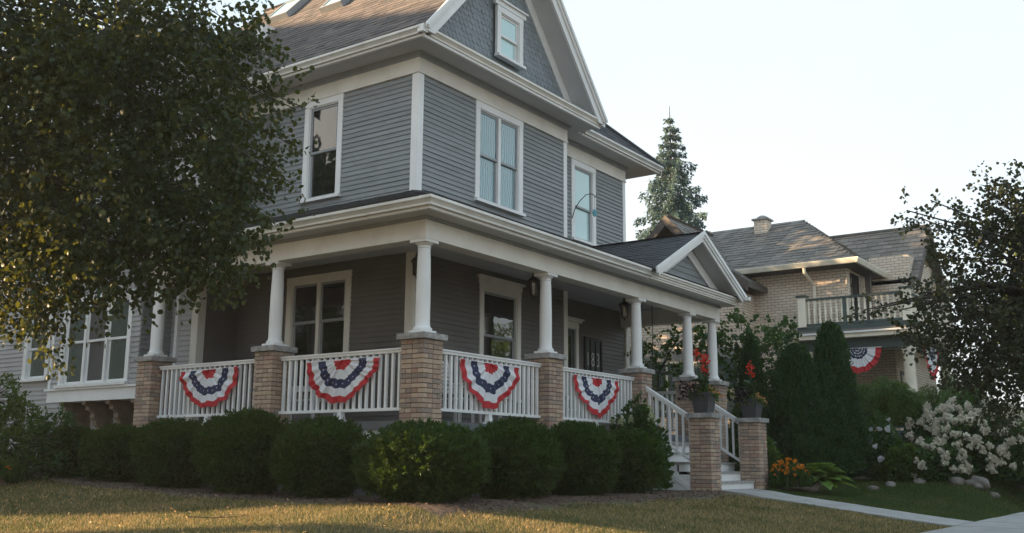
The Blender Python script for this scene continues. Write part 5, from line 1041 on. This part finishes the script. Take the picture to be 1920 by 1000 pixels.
# ------------------------------------------------------------------ neighbouring brick house
nb = thing('brick_house', (19, 0, .2), 'cream brick neighbouring house with grey slate roof and balustraded balcony', 'house')
def nbox(name, m, *q, **k):
    mb = MB(); mb.box(*q); return mb.build(name, MT[m], nb, origin=((q[0]+q[1])/2, (q[2]+q[3])/2, q[4]), **k)
nbox('wall', 'nbrick', 19, 26, -.1, 9, 4.3, 6.25); nbox('wall', 'nbrick', 19, 26, 1.25, 9, 0, 4.299)
nbox('wall', 'nbrick', 18, 19, 2.76, 7.6, 0, 5.6)
nbox('wall', 'nbrick', 21.4, 27, -1.3, -.1, 4.3, 6.9); nbox('wall', 'nbrick', 21.9, 27, -.6, 1.24, 0, 4.299)
nbox('stone_band', 'stoneband', 17.96, 18, 2.74, 7.6, 3.62, 3.95)
for i, (y0, y1) in enumerate(((6.75, 6.05), (5.35, 4.6), (4.45, 3.7))):
    y0, y1 = sorted((y0, y1)); window(left(18.0), y0, y1, 2.1, 3.60, ['glass_dark', 'screen', 'glass_dark'][i], casing=.07, parent=nb, cas_m='ncream', sash_m='ncream')
nbox('window_panel', 'ngreen', 17.97, 18, 3.0, 6.9, 1.9, 3.61)
window(left(18.0), 4.62, 5.35, 6.45, 7.2, 'glass_dark', casing=.08, parent=nb, cas_m='nbrown', sash_m='nbrown')
# side gable with flared slate roof
GYc, GZ = 4.98, 8.13
def gprof(s): # horizontal distance from the ridge -> z, flared at the foot
    return GZ-1.0*s if s < 1.5 else GZ-1.5-.72*(s-1.5)
mb = MB(); mb.prism([(18.0, GYc-2.25, 5.6), (18.0, GYc+2.25, 5.6), (18.0, GYc+1.5, 6.5), (18.0, GYc, 7.98), (18.0, GYc-1.5, 6.5)], (.2, 0, 0)); mb.build('gable_wall', MT['nwood'], nb)
for sg in (-1, 1):
    ss_ = [0, .5, 1.0, 1.5, 2.0, 2.65]; mb = MB()
    for a, b in zip(ss_[:-1], ss_[1:]):
        ya, yb = GYc+sg*a, GYc+sg*b; mb.hexa([(17.5, ya, gprof(a)-.16), (23, ya, gprof(a)-.16), (23, yb, gprof(b)-.16), (17.5, yb, gprof(b)-.16), (17.5, ya, gprof(a)), (23, ya, gprof(a)), (23, yb, gprof(b)), (17.5, yb, gprof(b))])
    mb.build('gable_roof', MT['slate'], nb, origin=(18, GYc, 7))
    mb = MB()
    for a, b in zip(ss_[:-1], ss_[1:]):
        ya, yb = GYc+sg*a, GYc+sg*b; mb.hexa([(17.40, ya, gprof(a)-.30), (17.46, ya, gprof(a)-.30), (17.46, yb, gprof(b)-.30), (17.40, yb, gprof(b)-.30), (17.40, ya, gprof(a)+.03), (17.46, ya, gprof(a)+.03), (17.46, yb, gprof(b)+.03), (17.40, yb, gprof(b)+.03)])
    mb.build('bargeboard', MT['nbrown'], nb, origin=(17.4, GYc, 7))
    mb = MB(); shingles(mb, (17.5, GYc+sg*2.65, gprof(2.65)+.003), (1, 0, 0), (0, -sg, .72), [(0, 0), (2.5, 0), (2.5, 1.4), (0, 1.4)], .22, .3, .02, .1); shingles(mb, (17.5, GYc+sg*1.5, gprof(1.5)+.003), (1, 0, 0), (0, -sg, 1), [(0, 0), (3.5, 0), (3.5, 2.1), (0, 2.1)], .22, .3, .02, .1)
    mb.build('slate', MT['slate'], nb, kind='stuff', recalc=False)
# main hip roof: eave X 18.5 z 6.35
EX, EZ = 18.42, 6.36; TX, TZ = 21.6, 8.42; kN = (TZ-EZ)/(TX-EX); TY = 1.96; EYf = -.52; LN = math.hypot(1, kN); kF = (TZ-EZ)/(TY-EYf); LF = math.hypot(1, kF)
mb = MB(); mb.add([(EX, EYf, EZ), (EX, 10, EZ), (TX, 10, TZ), (TX, TY, TZ), (24.8, EYf, EZ), (24.8, 10, EZ)], [(0, 3, 2, 1), (0, 4, 3), (4, 5, 2, 3), (0, 1, 5, 4)]); nroof = mb.build('roof', MT['slate'], nb, origin=(TX, 3, 7), recalc=False)
slate_me = {}; cnt = [0]; rest = MB()
def one(vs, fs):
    cx_ = sum((Vector(v_) for v_ in vs), Vector())/len(vs)
    if cnt[0] < 296 and cx_.y < 4.6:
        cnt[0] += 1; mb = MB(); mb.add(vs, fs, random.uniform(.01, 1)); mb.build('slate', MT['slate'], nroof, origin=cx_, recalc=False)
    else: rest.add(vs, fs, random.uniform(.01, 1))
shingles(None, (EX, EYf, EZ+.004), (0, 1, 0), (1, 0, kN), [(0, 0), (9, 0), (9, (TX-EX)*LN), (TY-EYf, (TX-EX)*LN)], .215, .34, .022, .12, one)
shingles(rest, (EX, EYf, EZ+.004), (1, 0, 0), (0, 1, kF), [(0, 0), (6.38, 0), (3.18, (TY-EYf)*LF)], .215, .34, .022, .12)
rest.build('slate', MT['slate'], nroof, kind='stuff', recalc=False)
mb = MB(); mb.sweep([(EX-.02, 3.1), (EX-.02, EYf-.02), (24.8, EYf-.02)], [(0, EZ-.15), (.08, EZ-.15), (.13, EZ-.03), (.13, EZ), (0, EZ)]); mb.build('gutter', MT['ncream'], nb, origin=(EX, EYf, EZ))
mb = MB(); mb.box(EX, 19, EYf, 3.0, EZ-.16, EZ-.12); mb.box(19, 21.4, EYf, -.1, EZ-.16, EZ-.12); mb.build('soffit', MT['nbrown'], nb)
mb = MB(); mb.tube([(EX-.05, .95, EZ-.12), (EX-.02, .95, EZ-.3), (18.9, .85, EZ-.62), (18.93, .85, 3.6)], .05, 8); mb.build('downspout', MT['ncream'], nb, origin=(18.9, .9, 5))
t_ = MB(); t_.box(20.98, 21.42, 3.03, 3.47, 7.6, 8.50); ch = t_.build('chimney', MT['nbrick'], nb, origin=(21.2, 3.2, 8)); t_ = MB(); t_.box(20.92, 21.48, 2.97, 3.53, 8.50, 8.56); t_.lathe(21.2, 3.25, [(.2, 8.56), (.18, 8.63), (.1, 8.68)], 12); t_.build('chimney_cap', MT['stone'], ch)
# right front facing gable: ridge along Y at X=23.5
RZ2 = 8.12; R2X = 23.3; Yf, Yr = -1.55, 2.5; k2 = 1.05; L2_ = math.hypot(1, k2)
mb = MB()
for sg in (-1, 1):
    X_ = R2X+sg*1.9; mb.hexa([(R2X, Yf, RZ2-.12), (X_, Yf, RZ2-.12-k2*1.9), (X_, Yr, RZ2-.12-k2*1.9), (R2X, Yr, RZ2-.12), (R2X, Yf, RZ2), (X_, Yf, RZ2-k2*1.9), (X_, Yr, RZ2-k2*1.9), (R2X, Yr, RZ2)])
r2 = mb.build('dormer_roof', MT['slate'], nb, origin=(R2X, 0, 7))
mb = MB(); shingles(mb, (R2X-1.9, Yf, RZ2-k2*1.9+.004), (0, 1, 0), (1, 0, k2), [(0, 0), (4.0, 0), (4.0, 1.9*L2_), (0, 1.9*L2_)], .215, .34, .022, .12); mb.build('slate', MT['slate'], r2, kind='stuff', recalc=False)
mb = MB(); mb.box(R2X-.08, R2X+.08, Yf-.02, Yr, RZ2-.02, RZ2+.05); mb.build('ridge_cap', MT['slate'], nb)
mb = MB(); mb.prism([(R2X-1.8, Yf+.3, 5.6), (R2X+1.8, Yf+.3, 5.6), (R2X+1.75, Yf+.3, 6.1), (R2X, Yf+.3, 7.95), (R2X-1.75, Yf+.3, 6.1)], (0, .2, 0)); mb.build('gable_wall', MT['nwood'], nb)
mb = MB()
for sg in (-1, 1): mb.prism([(R2X, Yf-.04, RZ2+.02), (R2X+sg*1.95, Yf-.04, RZ2+.02-k2*1.95), (R2X+sg*1.95, Yf-.04, RZ2-.22-k2*1.95), (R2X, Yf-.04, RZ2-.22)], (0, .05, 0))
mb.build('bargeboard', MT['nbrown'], nb)
nbox('dark_opening', 'glass_dark', 19.3, 20.1, -.13, -.11, 4.3, 6.1); nbox('porch_post', 'nbrown', 20.3, 20.45, -.4, -.25, 4.3, 6.2)
# side balcony over the porch
BX0, BY0, BY1 = 18.3, -1.92, 1.02; BXE = 22.6
nbox('balcony_floor', 'ngreen', BX0-.05, BXE, BY0-.05, 1.2, 4.28, 4.42)
nbox('porch_cornice', 'ncream', BX0-.30, BXE+.3, BY0-.35, 1.3, 4.02, 4.14); nbox('porch_cornice', 'white', BX0-.36, BXE+.35, BY0-.41, 1.3, 4.14, 4.19)
nbox('porch_roof', 'slate', BX0-.2, BXE+.2, BY0-.25, 1.2, 4.19, 4.275)
nbox('porch_beam', 'ngreen', BX0-.02, BX0+.2, BY0, 1.2, 3.70, 4.02); nbox('porch_beam', 'ngreen', BX0+.2, BXE, BY0, BY0+.2, 3.70, 4.02)
turn = [(.035, 0), (.035, .12), (.022, .14), (.03, .22), (.040, .34), (.026, .52), (.022, .62), (.034, .64), (.034, .76)]
me_t = None
def nrail(x0, y0, x1, y1, zb, zt, name):
    global me_t
    root = bpy.data.objects.new(name, None); link(root, nb, ((x0+x1)/2, (y0+y1)/2, zb)); L_ = math.hypot(x1-x0, y1-y0); n = int(L_/.155)
    def bar(z0, z1, w_, m, nm):
        d = Vector((x1-x0, y1-y0, 0)).normalized(); s = Vector((-d.y, d.x, 0))*w_; a, b = Vector((x0, y0, 0)), Vector((x1, y1, 0)); mb = MB()
        mb.hexa([p+Vector((0, 0, z)) for z in (z0, z1) for p in (a-s, b-s, b+s, a+s)]); mb.build(nm, MT[m], root)
    bar(zt-.06, zt, .06, 'ngreen', 'top_rail'); bar(zb, zb+.07, .05, 'ngreen', 'bottom_rail')
    if me_t is None:
        m2 = MB(); m2.lathe(0, 0, turn, 8); me_t = bpy.data.meshes.new('baluster'); me_t.from_pydata(m2.v, [], m2.f); me_t.materials.append(MT['ncream'])
    for i in range(n):
        q = (i+.5)/n; o = bpy.data.objects.new('baluster', me_t); link(o, root, (x0+(x1-x0)*q, y0+(y1-y0)*q, zb+.07)); o.scale = (1, 1, (zt-.06-zb-.07)/.76)
nrail(BX0, BY0+.1, BX0, BY1-.1, 4.44, 5.25, 'balcony_railing'); nrail(BX0+.1, BY0, BXE, BY0, 4.44, 5.25, 'balcony_railing')
nrail(BX0, BY0+.1, BX0, BY1+.2, 1.50, 2.20, 'porch_railing'); nrail(BX0+.1, BY0, BXE, BY0, 1.50, 2.20, 'porch_railing')
for (x, y) in ((BX0, BY1), (BX0, BY0), (BXE, BY0)):
    nbox('newel_post', 'ncream', x-.11, x+.11, y-.11, y+.11, 4.42, 5.30); nbox('post_cap', 'ngreen', x-.15, x+.15, y-.15, y+.15, 5.30, 5.36)
nbox('newel_post', 'ngreen', BX0-.04, BX0+.04, -.24, -.16, 4.42, 5.25)
for (x, y) in ((BX0+.05, BY0+.05), (BXE, BY0+.05), (BX0+.05, 1.0)):
    mb = MB(); mb.lathe(x, y, [(.20, 1.42), (.20, 1.52), (.165, 1.56), (.165, 2.4), (.14, 3.5), (.19, 3.58), (.19, 3.70)], 20); mb.build('column', MT['ncream'], nb, smooth=True, origin=(x, y, 1.4))
nbox('porch_floor', 'ngreen', BX0-.05, BXE+.1, BY0-.05, 1.2, 1.28, 1.42); nbox('porch_skirt', 'ngreen', BX0, BXE, BY0, 1.2, 0, 1.28)
window(front(-.6), 22.3, 23.4, 1.6, 3.4, 'glass_dark', casing=.1, parent=nb, cas_m='ngreen', sash_m='ngreen')
nband = [(0, .42, 'blue'), (.42, .76, 'fabricwhite'), (.76, 1.0, 'red')]
bunting(left(BX0-.05), -1.18, .14, 3.72, .74, 'wide bunting with starred navy centre on the neighbouring porch beside the arborvitae', 'bunting swags on the brick house', 11, True, nband)
bunting(front(BY0-.05), 19.5, 21.3, 3.85, .95, 'narrow looking bunting between the two columns of the neighbouring porch', 'bunting swags on the brick house', 12, True, nband)
# house out of frame to the left whose bulk shades the side wall
lh = thing('neighbour_house', (-14, 30, 0), 'pale sided gabled house unseen beyond the left edge, shading the side wall', 'house')
sdir = Vector((-.5524, .8336, 0)); ndir = Vector((.8336, .5524, 0))
def LP(n_, s_, z_): p = ndir*n_+sdir*s_; return (p.x, p.y, z_)
HS0, HS1, HN0, HN1 = 28., 38., -1.75, 11.5
mb = MB(); mb.hexa([LP(HN0, HS0, 0), LP(HN1, HS0, 0), LP(HN1, HS1, 0), LP(HN0, HS1, 0), LP(HN0, HS0, 10.1), LP(HN1, HS0, 10.1), LP(HN1, HS1, 10.1), LP(HN0, HS1, 10.1)]); mb.build('wall', MT['bayside'], lh)
mb = MB()
mb.hexa([LP(HN0-.3, HS0-.3, 10.), LP(HN1+.3, HS0-.3, 10.), LP(HN1+.3, HS1+.3, 10.), LP(HN0-.3, HS1+.3, 10.), LP(-.7, HS0+4, 16.2), LP(HN1-2, HS0+4, 17.7), LP(HN1-2, HS1-4, 17.7), LP(-.7, HS1-4, 16.2)]); mb.build('roof', MT['roof'], lh)

# ------------------------------------------------------------------ morning haze
hm = bpy.data.materials.new('haze'); hm.use_nodes = True; t_ = hm.node_tree; t_.nodes.clear(); ho = t_.nodes.new('ShaderNodeOutputMaterial'); hv = t_.nodes.new('ShaderNodeVolumePrincipled')
hv.inputs['Density'].default_value = .0005; hv.inputs['Color'].default_value = (.93, .97, 1, 1); hv.inputs['Anisotropy'].default_value = .3; t_.links.new(hv.outputs[0], ho.inputs['Volume'])
mb = MB(); mb.box(-30, 75, -40, 70, -2.3, 19); o = mb.build('haze', hm); tag(o, 'thin pale haze in the air around the houses', 'haze', None, 'stuff')
# ------------------------------------------------------------------ lawn
def house_zone(x, y):
    return (x > -1.75) & (y > -1.75) & (x < 9.0) | ((x > 6.9) & (x < 8.37) & (y > -5.3)) | (y < -5.25) & (y > -6.82)
def scatter(n, box_, keep):
    x = RNG.uniform(box_[0], box_[1], n); y = RNG.uniform(box_[2], box_[3], n); k = keep(x, y); return x[k], y[k]
gzv = np.vectorize(ground_z)
wob = lambda x, y: .10*np.sin(x*2.1)+.08*np.sin(y*2.7+1)
def keep_near(x, y):
    d2 = (x+10.6)**2+(y+9)**2; return ~house_zone(x+wob(x, y), y+wob(y, x)) & (RNG.uniform(0, 1, len(x)) < np.minimum(1, 110/d2))
x1, y1 = scatter(900000, (-7, 7.2, -5.25, 12), keep_near)
def keep_far(x, y): return (y > -5.2) & (y < -2.45-.12*np.sin(x*2)-(x > 12.6)*(.6+.35*(x-12.6))) & (x > 8.47) 
x2, y2 = scatter(150000, (8.42, 19, -5.2, -2.0), keep_far)
x3, y3 = scatter(60000, (8.45, 12.6, -3.2, -1.5), lambda x, y: (y < -1.85+.3*(x < 9)+.1*np.sin(x*3)))
gxx = np.concatenate([x1, x2, x3]); gyy = np.concatenate([y1, y2, y3]); n = len(gxx); gzz = gzv(gxx, gyy)
hh = RNG.uniform(.022, .050, n)*np.where(RNG.uniform(0, 1, n) > .985, 1.7, 1)*np.where(gxx > 8.4, 1.25, 1); aa = RNG.uniform(0, 2*np.pi, n); lean = RNG.normal(0, .5, (n, 2))
wdt = RNG.uniform(.0022, .0042, n)*np.clip(np.sqrt((gxx+10.6)**2+(gyy+9)**2)/9, 1, 2.2)
b0 = np.stack([gxx-np.cos(aa)*wdt, gyy-np.sin(aa)*wdt, gzz-.004], 1); b1 = np.stack([gxx+np.cos(aa)*wdt, gyy+np.sin(aa)*wdt, gzz-.004], 1); tp = np.stack([gxx+lean[:, 0]*hh, gyy+lean[:, 1]*hh, gzz+hh], 1)
V = np.stack([b0, b1, tp], 1).reshape(-1, 3); F_ = np.arange(n*3).reshape(n, 3); me = npmesh('grass', V, F_, MT['grass'], RNG.uniform(.01, 1, n), 3)
o = bpy.data.objects.new('lawn_grass', me); link(o); tag(o, 'short dry lawn grass around the walk and hedge', 'grass', None, 'stuff')
# fallen leaves
k = 4300; x = RNG.uniform(-7, 2.5, k); y = RNG.uniform(-4.5, 9, k); q = (~house_zone(x, y)) & (x < -1.5+RNG.normal(0, 1.1, k)-.25*np.minimum(0, y+1)*1.2); x, y = x[q], y[q]; P = np.stack([x, y, gzv(x, y)+RNG.uniform(.030, .055, len(x))], 1); a = RNG.uniform(0, 6.28, len(x))
me = leafcloud('fallen', P, np.stack([np.cos(a), np.sin(a), 0*a], 1), .044, MT['fallen'], LEAF_LONG, .5, up=np.array([0, 0, 1.])); o = bpy.data.objects.new('fallen_leaves', me); link(o); tag(o, 'tan fallen leaves scattered over the sunny lawn', 'leaves', None, 'stuff')
k = 2600; x = np.concatenate([RNG.uniform(-2, -1.3, k//2), RNG.uniform(-1.5, 6.4, k//2)]); y = np.concatenate([RNG.uniform(-1.5, 8, k//2), RNG.uniform(-1.95, -1.3, k//2)]); P = np.stack([x, y, gzv(x, y)+.04], 1); a = RNG.uniform(0, 6.28, len(x))
me = leafcloud('chips', P, np.stack([np.cos(a), np.sin(a), 0*a], 1), .05, MT['soil'], LEAF_LONG, .3, up=np.array([0, 0, 1.])); o = bpy.data.objects.new('mulch_chips', me); link(o); tag(o, 'bark chips lying in the bed along the hedge', 'mulch', None, 'stuff')
t = thing('fallen_twig', (-3.2, 0, ground_z(-3.2, 0)), 'thin bare twig lying on the lawn in front of the hedge', 'twig')
mb = MB(); z_ = ground_z(-3.2, 0)+.045; mb.tube([(-3.45, .35, z_), (-3.3, .12, z_-.01), (-3.2, -.02, z_), (-3.05, -.1, z_+.01)], [.006, .005, .004, .002], 5); mb.tube([(-3.25, .05, z_), (-3.12, .08, z_+.02), (-2.95, .0, z_+.01)], [.004, .003, .002], 4); mb.build('twig', MT['bark'], t)
